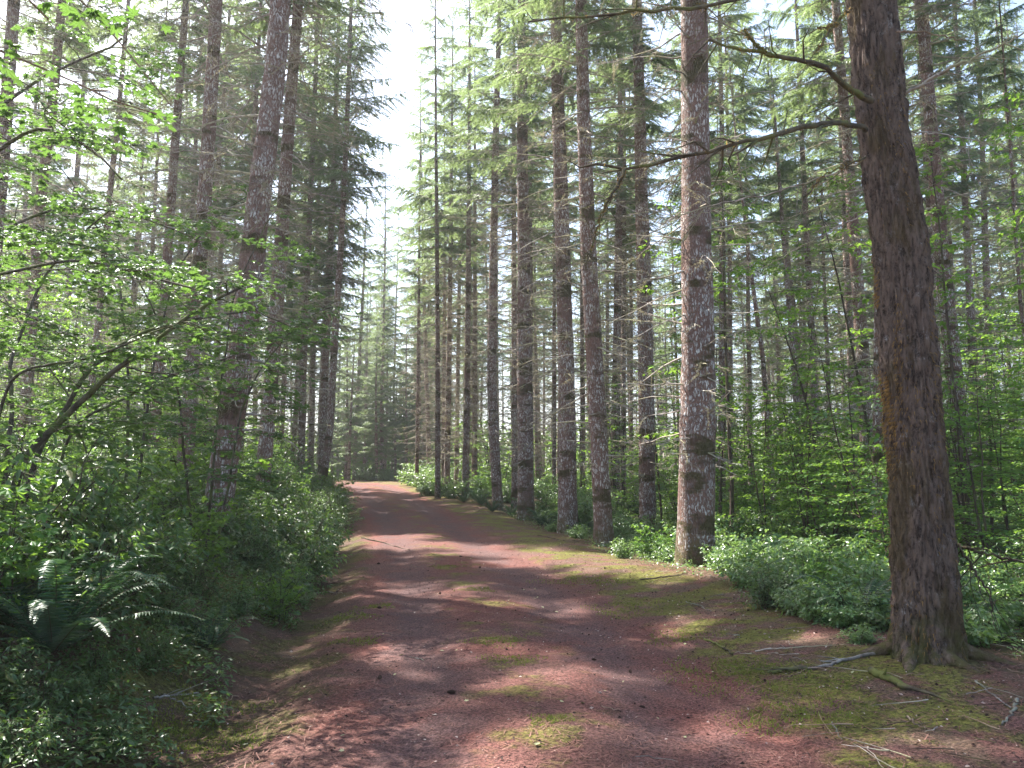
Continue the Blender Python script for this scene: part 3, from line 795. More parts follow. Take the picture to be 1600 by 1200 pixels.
    limb('limb', [(1356, 330, d), (1320, 350, d + .2), (1260, 380, d + .4), (1190, 420, d + .6)], .008, .003, seed=13, twigs=14, mat='twig', moss=False)
    limb('limb', [(1490, 850, d + .2), (1530, 862, d - .1), (1565, 872, d - .2), (1610, 880, d - .2)], .016, .008, seed=14, twigs=8, mat='stem', moss=False)
    limb('limb', [(1500, 855, d), (1530, 905, d - .1), (1547, 925, d - .1), (1550, 960, d - .15)], .012, .005, seed=15, twigs=8, mat='stem', moss=False)
    iz = int(np.argmin(abs(z - 9)))
    o = link('branchwork', BW_FEW[1], tr, loc=tuple(rel[int(np.argmin(abs(z - 6)))] - np.array([0, 0, 1.5]))); o['kind'] = 'stuff'
    link('crown', CROWNS[2], tr, loc=tuple(rel[iz]), scale=(1, 1, .9))
    tag(tr, 'biggest tree, thick furrowed brown trunk with shaggy moss and crooked mossy limbs at the right', 'tree')
    placed.append((base[0], D0))
big_tree()

# ------------------------------------------------------------------ leaves
def palmate(nl=7, teeth=True):
    V = [(0, 0, 0)]
    out = []
    lob = [(-128, .55), (-82, .8), (-40, .96), (0, 1.05), (40, .96), (82, .8), (128, .55)] if nl == 7 else [(-115, .6), (-58, .9), (0, 1.05), (58, .9), (115, .6)]
    for i, (a, r_) in enumerate(lob):
        if i == 0: out.append((a - 30, .30))
        out.append((a - 9, r_ * .74)); out.append((a, r_)); out.append((a + 9, r_ * .74))
        if i < len(lob) - 1: out.append(((a + lob[i + 1][0]) / 2, .50))
        else: out.append((a + 30, .30))
    for a, r_ in out:
        x, y = math.cos(R(a)) * r_ * .5 + .12, math.sin(R(a)) * r_ * .5
        V.append((x, y, -.16 * (x * x + y * y) ** 1.0 + .05 * math.cos(R(a) * 7)))
    n = len(out)
    Fc = [(0, i + 1, i + 2) for i in range(n - 1)]
    return np.array(V), np.array(Fc)
def oval(w=.5, fold=.12, curl=.18):
    xs_ = [0, .22, .55, .85, 1.0]; hw = [0.02, .38, .5, .26, 0.0]
    V = []; 
    for x, h in zip(xs_, hw): V += [(x, -h * w, fold * h - curl * x * x), (x, 0, -curl * x * x), (x, h * w, fold * h - curl * x * x)]
    Fc = []
    for i in range(4):
        a = i * 3
        Fc += [(a, a + 1, a + 4, a + 3), (a + 1, a + 2, a + 5, a + 4)]
    return np.array(V), np.array(Fc)
def oval_lo(w=.55):
    V = [(0, 0, 0), (.45, -.5 * w, .06), (1, 0, -.12), (.45, .5 * w, .06)]
    return np.array(V), np.array([(0, 1, 2, 3)])
PALM = palmate(7); PALM5 = palmate(5); OV = oval(); OVN = oval(.36, .1, .25); OVL = oval_lo()

def leaves(g, pos, dirs, size, tmpl, r, mi=0, tilt=.45, up=None):
    n = len(pos)
    Mx = frame_x(np.asarray(dirs, float), up) @ rotx(r.normal(0, tilt, n)) @ roty(r.normal(.15, tilt * .6, n)) * np.asarray(size)[:, None, None]
    g.scatter(tmpl[0], tmpl[1], np.asarray(pos, float), Mx, mi)

def leafy_branch(g, P, r, size, tmpl, ntw, twl, nleaf, flat=.15, leaf_mi=0, stem_mi=1, rad=.006, start=.15, tilt=.4):
    "side twigs in a flat layer along path P with leaves in pairs"
    n = len(P); pos, dr, sz = [], [], []
    for k in range(ntw):
        f = start + (1 - start) * (k + r.random()) / ntw
        i = min(n - 2, int(f * (n - 1))); p0 = P[i] + (P[i + 1] - P[i]) * r.random()
        t = P[i + 1] - P[i]; t = t / (np.linalg.norm(t) + 1e-9)
        a = r.choice([-1, 1]) * R(r.uniform(30, 85))
        h = np.array([t[0], t[1], 0]); h /= np.linalg.norm(h) + 1e-6
        if abs(t[2]) > .85: q = r.uniform(0, 6.28); h = np.array([math.cos(q), math.sin(q), 0])
        d = np.array([h[0] * math.cos(a) - h[1] * math.sin(a), h[0] * math.sin(a) + h[1] * math.cos(a), r.normal(.02, flat)])
        l = twl * r.uniform(.45, 1.15) * (1.1 - .5 * f)
        p1 = p0 + d * l * .5 + np.array([0, 0, .02 * l]); p2 = p0 + d * l + np.array([0, 0, -.1 * l])
        g.tube([p0, p1, p2], [rad, rad * .6, .0012], 3, stem_mi)
        for w in range(nleaf):
            ff = .25 + .75 * (w + r.random()) / nleaf
            pp = p0 + (p2 - p0) * ff + np.array([0, 0, .02])
            for sg in (-1, 1):
                b = sg * R(r.uniform(25, 80)); dd = np.array([d[0] * math.cos(b) - d[1] * math.sin(b), d[0] * math.sin(b) + d[1] * math.cos(b), r.normal(-.12, .15)])
                st = pp + dd * size * r.uniform(.3, .9)
                pos.append(st); dr.append(dd); sz.append(size * r.uniform(.55, 1.2))
    leaves(g, pos, dr, sz, tmpl, r, leaf_mi, tilt)

# ------------------------------------------------------------------ vine maples on the left
def vine_maple(base, stems, label, seed, size=.105, mats=('maple', 'maplebark'), tw=30, twl=.55, nl=4, group=None, cat='tree'):
    r = np.random.default_rng(seed)
    root = empty('vine_maple', tuple(base))
    gl = Geo(); g = Geo()
    for (pp, r0, r1, dens) in stems:
        Q = interp_path(np.array(pp) - base, 30)
        Q[1:-1] += np.cumsum(r.normal(0, .006, (28, 3)), axis=0)
        g.tube(Q, np.linspace(r0, r1, 30) * (1 + r.normal(0, .05, 30)), 8, 0)
        L = np.linalg.norm(np.diff(Q, axis=0), axis=1).sum()
        nb = int(max(0, L * dens))
        for b in range(nb):
            f = .22 + .78 * (b + r.random()) / nb; i = min(28, int(f * 29)); p0 = Q[i]
            t = Q[i + 1] - Q[i]; a0 = math.atan2(t[1], t[0]) + r.choice([-1, 1]) * R(r.uniform(20, 100)); l = r.uniform(.6, 1.35) * (1.2 - .5 * f)
            s = np.linspace(0, 1, 7)
            B = np.stack([p0[0] + np.cos(a0) * s * l, p0[1] + np.sin(a0) * s * l, p0[2] + s * l * r.uniform(-.1, .35) - .25 * l * s * s], -1)
            B[1:] += np.cumsum(r.normal(0, .025, (6, 3)), axis=0)
            g.tube(B, np.linspace(max(.005, r1 * .8), .002, 7), 4, 0)
            leafy_branch(gl, B, r, size, PALM, int(l * 8) + 3, .42, nl, .08, 0, 1, .003, .2, .28)
        leafy_branch(gl, Q[20:], r, size, PALM, 5, twl, nl, .1, 0, 1, .003, .2, .28)
    link('trunk', g.mesh('trunk', [M[mats[1]]]), root)
    link('foliage', gl.mesh('foliage', [M[mats[0]], M['stem']], smooth=()), root)
    tag(root, label, cat, group)
    return root
def A(px, py, d): return at(px, py, d)
b0 = A(-5, 790, 7.2); b0[2] = gzf(b0[0], b0[1]) - .05
vine_maple(b0, [
    ([b0, A(30, 720, 7.2), A(80, 668, 7.2), A(140, 612, 7.1), A(200, 555, 7.0), A(262, 512, 6.9), A(320, 470, 6.8), A(390, 440, 6.6)], .045, .010, 2.4),
    ([b0 + [.05, .1, 0], A(60, 700, 7.5), A(105, 640, 7.5), A(135, 575, 7.6), A(200, 535, 7.7), A(270, 505, 7.8), A(350, 490, 7.8), A(420, 478, 7.8)], .035, .008, 2.2),
    ([b0 + [-.1, .1, 0], A(0, 640, 7.0), A(20, 590, 6.9), A(60, 578, 6.6), A(140, 565, 6.5), A(240, 520, 6.4), A(290, 505, 6.4)], .02, .006, 2.0),
    ([b0 + [-.05, .2, 0], A(10, 690, 7.9), A(20, 640, 8), A(15, 560, 8.3), A(60, 440, 8.6), A(120, 370, 8.6), A(170, 330, 8.4)], .03, .008, 3.0),
    ([b0 + [.1, .2, 0], A(110, 660, 8.2), A(160, 640, 8.4), A(230, 600, 8.6), A(300, 580, 8.6), A(400, 545, 8.6)], .022, .006, 2.2),
], 'multi-stemmed vine maple leaning right with dark mossy stems and bright layered leaves', 21)
b1 = np.array([-7.2, 7.5, gzf(-7.2, 7.5) - .05])
vine_maple(b1, [
    ([b1, b1 + [.2, 0, 1.8], A(-70, 300, 7.3), A(-10, 250, 6.8), A(60, 205, 6.3), A(120, 230, 6.0), A(190, 280, 5.8)], .04, .008, 3.0),
    ([b1 + [0, .2, 0], b1 + [.3, .5, 2.2], A(-40, 200, 8.4), A(60, 120, 8.2), A(130, 90, 8.0), A(190, 60, 7.6)], .04, .01, 3.0),
    ([b1 + [.1, 0, 0], b1 + [.4, -.2, 1.5], A(-40, 440, 6.8), A(40, 420, 6.3), A(120, 400, 6.0), A(220, 420, 5.8), A(300, 450, 5.6)], .03, .007, 3.0),
    ([b1 + [.1, 0, 0], b1 + [.6, .4, 1.5], A(0, 360, 8.4), A(100, 320, 8.3), A(200, 330, 8.2), A(300, 370, 8.0)], .03, .007, 3.0),
], 'taller vine maple at the left edge with sunlit leaf layers above the leaning one', 22)
b2 = np.array([-4.6, 2.2, gzf(-4.6, 2.2) - .05])
vine_maple(b2, [
    ([b2, b2 + [.1, .3, 2.6], A(-160, 10, 3.3), A(0, 68, 3.9), A(60, 95, 4.1), A(120, 118, 4.2), A(180, 150, 4.3), A(245, 178, 4.4)], .022, .004, .8),
    ([b2 + [.05, .1, 0], b2 + [.3, .6, 3.2], A(-20, -90, 3.9), A(60, -70, 4.1), A(122, 0, 4.2), A(160, 45, 4.2), A(205, 92, 4.3), A(250, 150, 4.3), A(268, 166, 4.3)], .018, .004, .7),
    ([b2 + [.05, .1, 0], b2 + [.2, .5, 3.0], A(-60, -60, 3.7), A(15, 0, 3.9), A(50, 15, 4.0), A(75, 30, 4.1)], .016, .005, 1.2),
], 'bare tan maple stems arching down from the top left corner of the picture', 23, size=.12, mats=('maple', 'tanstem'), nl=2)
b3 = A(325, 760, 10.5); b3[2] = gzf(b3[0], b3[1])
vine_maple(b3, [
    ([b3, A(345, 600, 10.5), A(362, 480, 10.2), A(385, 420, 10), A(430, 330, 10)], .022, .006, 3.2),
    ([b3 + [.1, 0, 0], A(375, 640, 10.8), A(420, 560, 10.8), A(470, 500, 10.8), A(520, 480, 10.8)], .02, .006, 3.2),
    ([b3 + [-.1, 0, 0], A(280, 620, 10), A(240, 480, 10), A(200, 400, 9.8), A(160, 350, 9.6)], .022, .006, 3.2),
], 'vine maple spreading in front of the thick curving conifer', 24, size=.10)
b4 = A(200, 760, 12.5); b4[2] = gzf(b4[0], b4[1])
vine_maple(b4, [
    ([b4, A(200, 560, 12.5), A(180, 420, 12.5), A(120, 300, 12.5), A(60, 230, 12.3)], .03, .008, 3.4),
    ([b4 + [.1, 0, 0], A(240, 560, 12.8), A(270, 430, 13), A(330, 340, 13), A(400, 300, 13)], .028, .008, 3.2),
    ([b4 + [-.2, 0, 0], A(110, 620, 12), A(40, 520, 12), A(0, 450, 12)], .022, .006, 3.2),
], 'vine maple farther back among the pale trunks on the left', 25, size=.11)

# right side broadleaf branch in sun, left of the big tree
b5 = A(1420, 860, 9.5); b5[2] = gzf(b5[0], b5[1])
def hazel():
    r = np.random.default_rng(31); root = empty('hazel_sapling', tuple(b5)); g = Geo(); gl = Geo()
    for pp, r0 in [([b5, A(1425, 760, 9.4), A(1400, 690, 9.3), A(1360, 660, 9.2), A(1310, 655, 9.1), A(1262, 640, 9.0)], .010),
                   ([b5, A(1440, 740, 9.2), A(1400, 650, 9.0), A(1365, 620, 8.9), A(1340, 618, 8.8)], .009),
                   ([b5, A(1400, 800, 9.4), A(1370, 770, 9.3), A(1340, 745, 9.2)], .007)]:
        Q = interp_path(np.array(pp) - b5, 20); g.tube(Q, np.linspace(r0, .002, 20), 6, 0)
        leafy_branch(gl, Q[8:], r, .095, OV, 14, .22, 2, .1, 0, 1, .002, .0, .3)
    link('trunk', g.mesh('trunk', [M['stem']]), root); link('foliage', gl.mesh('foliage', [M['maple'], M['stem']], smooth=()), root)
    tag(root, 'sapling branch of oval sunlit leaves reaching out left from behind the big brown trunk', 'sapling')
hazel()

# ------------------------------------------------------------------ shrub, sapling and fern prototypes
def shrub_proto(seed, h=.9, rad=.6, ns=16, mat='shrub', tmpl=OV, size=.055, per=26, stem='stem'):
    r = np.random.default_rng(seed); gl = Geo(); g = Geo()
    for k in range(ns):
        a = r.uniform(0, 6.28); rr = rad * r.uniform(.2, 1); hh = h * r.uniform(.45, 1.1) * (1 - .35 * rr / rad)
        s = np.linspace(0, 1, 8)
        P = np.stack([np.cos(a) * rr * s ** 1.4, np.sin(a) * rr * s ** 1.4, hh * (s - .18 * s ** 3)], -1); P[1:] += np.cumsum(r.normal(0, .012, (7, 3)), 0)
        P[:, :2] += r.normal(0, rad * .18, 2)
        g.tube(P, np.linspace(.007, .002, 8), 4, 0)
        leafy_branch(gl, P, r, size, tmpl, per // 3, .26, 3, .35, 0, 1, .002, .15, .5)
    return g.mesh('shrub_stems', [M[stem]]), gl.mesh('shrub_foliage', [M[mat], M[stem]], smooth=())
SH_DARK = [shrub_proto(300 + k, .95 + .12 * k, .7, 22, 'shrub', OVN, .075, 45) for k in range(4)]
SH_SALAL = [shrub_proto(310 + k, .8 + .14 * k, .65, 26, 'salal', OV, .085, 36) for k in range(4)]
SH_FINE = [shrub_proto(320 + k, 1.25, .75, 28, 'shrub', OVL, .045, 63) for k in range(3)]

SH_BROAD = [shrub_proto(330 + k, 1.3 + .2 * k, .7, 14, 'sapling', PALM5, .12, 33) for k in range(3)]
def sapling_proto(seed, h=3.2, size=.085, nb=16, tmpl=PALM5):
    r = np.random.default_rng(seed); gl = Geo(); g = Geo()
    for st in range(r.integers(1, 4)):
        a = r.uniform(0, 6.28); ln = r.uniform(.05, .35) * h
        s = np.linspace(0, 1, 14); hh = h * r.uniform(.7, 1.05)
        P = np.stack([np.cos(a) * ln * s ** 1.5, np.sin(a) * ln * s ** 1.5, hh * s], -1); P[1:] += np.cumsum(r.normal(0, .018, (13, 3)), 0)
        g.tube(P, np.linspace(.008 + h * .004, .004, 14), 6, 0)
        for b in range(nb):
            f = .18 + .82 * (b + r.random()) / nb; i = min(12, int(f * 13)); a0 = r.uniform(0, 6.28); l = h * .26 * r.uniform(.5, 1.1) * (1.2 - .7 * f)
            q = np.linspace(0, 1, 5)
            B = np.stack([P[i][0] + np.cos(a0) * q * l, P[i][1] + np.sin(a0) * q * l, P[i][2] + q * l * r.uniform(.0, .5) - .2 * l * q * q], -1)
            g.tube(B, np.linspace(.006, .002, 5), 3, 0)
            leafy_branch(gl, B, r, size, tmpl, int(3 + l * 5), .3, 3, .12, 0, 1, .002, .1, .35)
    return g.mesh('sapling_stem', [M['stem']]), gl.mesh('sapling_foliage', [M['sapling'], M['stem']], smooth=())
SAP = [sapling_proto(400 + k, 2.4 + .5 * k) for k in range(4)]
SAPT = [sapling_proto(420 + k, 7.5 + k, .12, 38, OVL) for k in range(3)]

def frond_path(L, arch, n=22):
    s = np.linspace(0, 1, n)
    return np.stack([L * (s * .92), np.zeros(n), L * (arch * np.sin(s * 2.2) * .62)], -1)
def fern_geo(seed, nf=22, L=.95, npin=34, g=None):
    r = np.random.default_rng(seed); out = []
    pinna = (np.array([(0, -.5, 0), (.5, -.42, .02), (1, 0, -.1), (.5, .42, .02), (0, .5, 0)]), np.array([(0, 1, 2), (0, 2, 4), (4, 2, 3)]))
    for k in range(nf):
        a = k * 2.4 + r.uniform(-.3, .3); l = L * r.uniform(.65, 1.1); P = frond_path(l, r.uniform(.35, 1.05), npin)
        P[:, 1] += .12 * l * r.normal() * np.linspace(0, 1, npin) ** 2
        ca, sa = math.cos(a), math.sin(a); Rz = np.array([[ca, -sa, 0], [sa, ca, 0], [0, 0, 1]])
        gg = Geo(); gg.tube(P @ Rz.T, np.linspace(.004, .0012, npin), 3, 1)
        t = np.gradient(P, axis=0); s = np.linspace(0, 1, npin)
        w = .105 * l * np.clip(np.minimum(1, s * 6 + .2) * (1 - s ** 2.4) + .06, .05, 1)
        for sg in (-1, 1):
            d = np.stack([t[:, 0] * .35 / np.linalg.norm(t, axis=1), np.full(npin, float(sg)), t[:, 2] * .3 / np.linalg.norm(t, axis=1) + r.normal(-.1, .06, npin)], -1)
            upv = np.stack([-t[:, 2], np.zeros(npin), t[:, 0]], -1); upv /= np.linalg.norm(upv, axis=1)[:, None]
            Mx = frame_x(d, upv); S = np.zeros((npin, 3, 3)); S[:, 0, 0] = w * r.uniform(.85, 1.1, npin); S[:, 1, 1] = l / npin * .78; S[:, 2, 2] = w
            Mx = Rz[None] @ Mx @ rotx(r.normal(0, .15, npin)) @ S
            gg.scatter(pinna[0], pinna[1], (P @ Rz.T)[2:], Mx[2:], 0)
        out.append(gg)
    return out
def join_geos(gs):
    g = Geo()
    for q in gs:
        v = np.concatenate(q.v); off = g.n; g.v.append(v)
        for k in (3, 4):
            for a, b in zip(q.f[k], q.m[k]): g.f[k].append(a + off); g.m[k].append(b)
        g.n += len(v)
    return g
FERN = [join_geos(fern_geo(500 + k, 20, .8, 26)).mesh('fern_fronds', [M['fern'], M['stem']], smooth=()) for k in range(3)]

def put_shrub(name, proto, x, y, s, label, group, cat='shrub', rz=None, sz=1.0):
    root = empty(name, (x, y, gzf(x, y) - .03), (0, 0, rng.uniform(0, 6.28) if rz is None else rz), (s, s, s * sz))
    link('stems' if name != 'sapling' else 'trunk', proto[0], root); link('foliage', proto[1], root)
    tag(root, label, cat, group)
    return root
def put_fern(mesh, x, y, s, label, group):
    o = link('sword_fern', mesh, None, (x, y, gzf(x, y)), (0, 0, rng.uniform(0, 6.28)), (s, s, s))
    tag(o, label, 'fern', group)

r6 = np.random.default_rng(66)
# left bank thicket
def clear(x, y, m=.35): return min((x - a) ** 2 + (y - b) ** 2 for a, b in placed) > m * m
n = 0
for y in np.concatenate([np.arange(5.5, 14, .85), np.arange(14, 34, 1.5), np.arange(34, 56, 3.2)]):
    for ui in (-2.95, -3.6, -4.5, -5.8, -7.6, -9.8, -12.5, -16):
        if r6.random() < .12: continue
        yy = y + r6.uniform(-.5, .5); uu = ui + r6.uniform(-.4, .4) - (.5 if yy < 8.5 else 0)
        if yy < 7.5 and uu > -3.3: continue
        x = float(cx(yy)) + uu
        if x < -.68 * yy - .8: continue
        big = yy > 13
        k = int(r6.integers(0, 4)); q_ = r6.random(); pr = SH_FINE[k % 3] if q_ < .3 else (SH_BROAD[k % 3] if q_ < .52 else SH_DARK[k])
        nearb = yy < 14
        put_shrub('leafy_shrub', pr, x, yy, r6.uniform(.65, 1.25) * (1.25 if big else 1.0) * (1.3 if uu < -3.9 else .9), 'dark leafy shrub in the near thicket on the left bank' if nearb else 'leafy shrub in the thicket along the left bank towards the bend',
                  'shrubs of the near left bank' if nearb else 'shrubs of the far left bank')
for (px_, py_, s_) in [(60, 1130, .42), (150, 1075, .4), (235, 1045, .42), (20, 1185, .4), (170, 1175, .3), (300, 1000, .5), (360, 960, .5), (420, 930, .45), (250, 980, .5), (395, 900, .6), (455, 880, .5), (-20, 1080, .5), (110, 1120, .35)]:
    d_ = 2.5
    while d_ < 20 and at(px_, py_, d_)[2] > gzf(at(px_, py_, d_)[0], d_): d_ += .05
    q_ = at(px_, py_, d_)
    put_shrub('leafy_shrub', SH_DARK[int(px_) % 4], q_[0], q_[1], s_, 'small dark leafy bush at the foot of the left bank near the ditch', 'small bushes at the foot of the left bank')
for (px_, py_, s_) in [(872, 812, .75), (868, 828, .5), (905, 842, .5), (975, 835, .75), (990, 858, .6), (1020, 868, .65), (1045, 880, .6), (975, 872, .45), (860, 805, .7), (845, 800, .6), (1125, 905, .6), (1150, 915, .7), (1180, 935, .7), (1215, 962, .6), (1250, 985, .55), (1290, 1000, .5), (1330, 1010, .5), (1370, 1012, .5), (1190, 905, .9), (1230, 925, .9), (1275, 955, .8), (1320, 975, .8), (1370, 975, .8), (1240, 890, 1.0), (1300, 915, 1.0), (1350, 930, 1.0)]:
    d_ = onbase(px_, py_); q_ = at(px_, py_, d_)
    put_shrub('salal_shrub', SH_SALAL[int(px_) % 4], q_[0], q_[1], s_, 'low pale glinting shrub on the front edge of the thicket beside the right-hand row', 'shrubs along the verge edge')
# saplings left
for (x, y, k, s) in [(-6.2, 16, 0, 1.1), (-8, 19, 1, 1.1), (-10.5, 17, 2, 1.0), (-13, 21, 3, 1.1), (-6.8, 22, 2, .9), (-9, 26, 3, 1.0), (-13, 29, 1, 1.2), (-17, 26, 2, 1.2), (-10, 34, 0, 1.3),
                     (-15, 36, 3, 1.2), (-21, 34, 1, 1.4), (-24, 42, 2, 1.4), (-14, 45, 0, 1.3), (-12, 24, 3, 1.2), (-20, 28, 0, 1.3), (-8.6, 13, 1, .8)]:
    put_shrub('sapling', SAP[k], x, y, s, 'young leafy sapling in the undergrowth left of the track', 'saplings left of the track', 'sapling')
for k in range(38):
    y = r6.uniform(18, 60); x = r6.uniform(-.66 * y, float(cx(y)) - 5.5)
    if not clear(x, y, .6): continue
    put_shrub('sapling', SAP[int(r6.integers(0, 4))], x, y, r6.uniform(.8, 1.2) * (1 + y * .012), 'young leafy sapling in the undergrowth left of the track', 'saplings left of the track', 'sapling')
# tall broadleaf trees in light, left and right background
for (x, y, k, s, lb) in [(-15, 24, 0, 1.1, 0), (-20, 30, 1, 1.2, 0), (-11.5, 29, 2, 1.0, 0), (-17, 38, 0, 1.3, 0), (-27, 38, 1, 1.3, 0), (-13, 17, 1, .9, 0),
                         (11, 15, 0, 1.0, 1), (13.5, 19, 1, 1.1, 1), (7.5, 19, 2, 1.0, 1), (17, 25, 0, 1.2, 1), (10, 28, 1, 1.1, 1), (21, 33, 2, 1.3, 1), (15, 36, 0, 1.2, 1), (8, 38, 2, 1.1, 1), (9.5, 11.5, 2, .8, 1)]:
    put_shrub('broadleaf_tree', SAPT[k], x, y, s, 'slim sunlit broadleaf tree among the conifers ' + ('right' if lb else 'left') + ' of the track', 'broadleaf trees ' + ('right' if lb else 'left') + ' of the track', 'tree')
for k in range(60):
    y = r6.uniform(13, 50); sd_ = 1 if k % 2 else -1
    x = r6.uniform(float(cx(y)) + 6, .66 * y) if sd_ > 0 else r6.uniform(-.66 * y, float(cx(y)) - 6)
    if (sd_ < 0 and y < 27) or (sd_ > 0 and k % 3 == 0): continue
    if not clear(x, y, .7): continue
    put_shrub('broadleaf_tree', SAPT[int(r6.integers(0, 3))], x, y, r6.uniform(.7, 1.35), 'slim sunlit broadleaf tree among the conifers ' + ('right' if sd_ > 0 else 'left') + ' of the track', 'broadleaf trees ' + ('right' if sd_ > 0 else 'left') + ' of the track', 'tree')
# right undergrowth: salal and shrubs
for y in np.concatenate([np.arange(7.2, 16, .8), np.arange(16, 40, 1.25), np.arange(40, 60, 3.2)]):
    w_ = .66 * y
    for x0 in np.arange(float(cx(y)) + 2.9, w_ + 1.0, .85 if y < 16 else (1.25 if y < 26 else 1.9)):
        x = x0 + r6.uniform(-.35, .35); yy = y + r6.uniform(-.35, .35)
        edge = 3.9 - .6 * sstep(9, 16, yy)
        uu_ = float(uof(x, yy))
        if uu_ < np.interp(yy, [9, 13, 20, 32, 40], [2.95, 3.85, 3.7, 3.4, 3.0]) + .45 * mn.noise(Vector((yy * .8, 3, 1))): continue
        if any(abs(x - a) < .75 and b - 2.6 < yy < b + .3 for a, b in placed): continue
        if not clear(x, yy, .45) or r6.random() < .10: continue
        q_ = r6.random(); pr = SH_SALAL[int(r6.integers(0, 4))] if q_ < .55 else (SH_BROAD[int(r6.integers(0, 3))] if q_ < .8 and yy > 9 else SH_DARK[int(r6.integers(0, 4))])
        near = yy < 16
        put_shrub('salal_shrub', pr, x, yy, r6.uniform(.4, 1.1) * (.85 if near else 1.3) * (.6 + .4 * min(1, (uu_ - 3) / 1.6)), 'low glossy-leaved shrub glinting in sun on the right verge' if near else 'glossy low shrub among the trunks of the right wood',
                  'glossy shrubs of the right verge' if near else 'glossy shrubs deeper in the right wood')
for k in range(80):
    y = 12 + 48 * r6.random() ** 1.3; x = r6.uniform(float(cx(y)) + 5.5, .66 * y)
    if not clear(x, y, .6): continue
    put_shrub('sapling', SAP[int(r6.integers(0, 4))], x, y, r6.uniform(.8, 1.2) * (1 + y * .012), 'bright green sapling in the undergrowth right of the track', 'saplings right of the track', 'sapling')
for (x, y, k, s) in [(5.3, 7.9, 0, .8), (6.4, 8.8, 1, .85), (5.5, 7.0, 2, .6), (7.4, 10.5, 3, .9), (5.9, 8.3, 0, .95), (4.9, 7.3, 1, .5), (6.8, 9.6, 2, .9)]:
    put_shrub('sapling', SAP[k], x, y, s, 'broad-leaved sapling crowding in behind the big brown trunk at the right edge', 'saplings behind the big brown tree', 'sapling')
# beyond the bend
for k in range(26):
    y = r6.uniform(52, 66); x = float(cx(y)) + (r6.choice([-1, 1])) * r6.uniform(3, 5.5) if k < 14 else r6.uniform(-14, -2)
    if abs(float(uof(x, y))) < 2.6: continue
    put_shrub('leafy_shrub', SH_DARK[k % 4], x, y, r6.uniform(1.2, 1.9), 'bushy shrub closing the view at the bend of the track', 'shrubs at the bend')
# bright clump at the bend and pale ferns
for (px_, py_, s) in [(655, 762, 1.5), (668, 768, 1.4), (690, 776, 1.2), (672, 775, 1.2), (706, 780, 1.1), (645, 760, 1.5)]:
    d = onbase(px_, py_); p = at(px_, py_, d)
    put_shrub('salal_shrub', SH_SALAL[int(s * 10) % 4], p[0], p[1], s, 'bright sunlit shrub in the clump at the right foot of the bend', 'bright shrubs at the bend')
for (px_, py_, s, lb) in [(725, 788, 1.2, 0), (752, 792, 1.2, 0), (770, 800, 1.0, 0), (845, 818, 1.0, 0), (740, 782, 1.2, 0), (800, 806, .9, 0), (858, 822, .8, 0), (905, 838, .8, 0)]:
    d = onbase(px_, py_); p = at(px_, py_, d)
    put_fern(FERN[int(px_) % 3], p[0], p[1], s, 'pale sunlit fern at the feet of the right-hand row of conifers', 'ferns along the right-hand row')

# hero fern: every frond its own part
def hero_fern(x, y, L, nf, seed, label, npin=40, dz=.02, rz=0):
    root = empty('sword_fern', (x, y, gzf(x, y) + dz), (0, 0, rz))
    for gg in fern_geo(seed, nf, L, npin):
        link('frond', gg.mesh('frond', [M['fern'], M['stem']], smooth=()), root)
    tag(root, label, 'fern')
p = at(85, 985, 5.5); hero_fern(p[0], p[1], 1.08, 26, 71, 'large dark green sword fern with arching fronds on the near left bank', 46, .12)
p = at(20, 1000, 5.6); hero_fern(p[0], p[1], .8, 18, 72, 'smaller sword fern at the left picture edge beside the large one', 34, .1)
p = at(1345, 985, 8.3); hero_fern(p[0], p[1], .8, 18, 73, 'upright sword fern lit from behind, left of the big brown trunk', 30, .0)
p = at(330, 960, 7.5); hero_fern(p[0], p[1], .6, 14, 74, 'small sword fern half buried in the dark left thicket', 28, .05)

# low groundcover: nobody could count it
def groundcover(name, fn, n, tmpl, size, mat, label, hmax=.12, seed=1):
    r = np.random.default_rng(seed); P = []
    while len(P) < n:
        q = fn(r)
        if q is not None: P.append(q)
    P = np.array(P); z = gz(P[:, 0], P[:, 1]) + r.uniform(.01, hmax, n)
    a = r.uniform(0, 6.28, n); d = np.stack([np.cos(a), np.sin(a), r.normal(.1, .2, n)], -1)
    g = Geo(); leaves(g, np.column_stack([P, z]), d, size * r.uniform(.5, 1.2, n), tmpl, r, 0, .4)
    tag(link(name, g.mesh(name, [M[mat]], smooth=())), label, 'ground cover', kind='stuff')
def f_left(r):
    y = 3.2 + r.random() ** 1.3 * 22; u = -2.3 - abs(r.normal(0, 1.1)); x = float(cx(y)) + u
    if mn.noise(Vector((x * 1.3, y * 1.3, 0))) < (-.35 if u < -2.8 else .05): return None
    return (x, y)
groundcover('ground_cover', f_left, 30000, OVN, .06, 'shrub', 'low trailing leaves over the ditch and left bank', .22, 3)
def f_right(r):
    y = 6.5 + r.random() ** 1.2 * 22; u = 3.3 + abs(r.normal(0, 2.2)); x = float(cx(y)) + u
    if y < 12 and u < 4: return None
    if mn.noise(Vector((x * 1.1, y * 1.1, 4))) < -.1: return None
    return (x, y)
groundcover('ground_cover', f_right, 12000, OV, .05, 'salal', 'low trailing glossy leaves among the roots of the right-hand row', .16, 4)

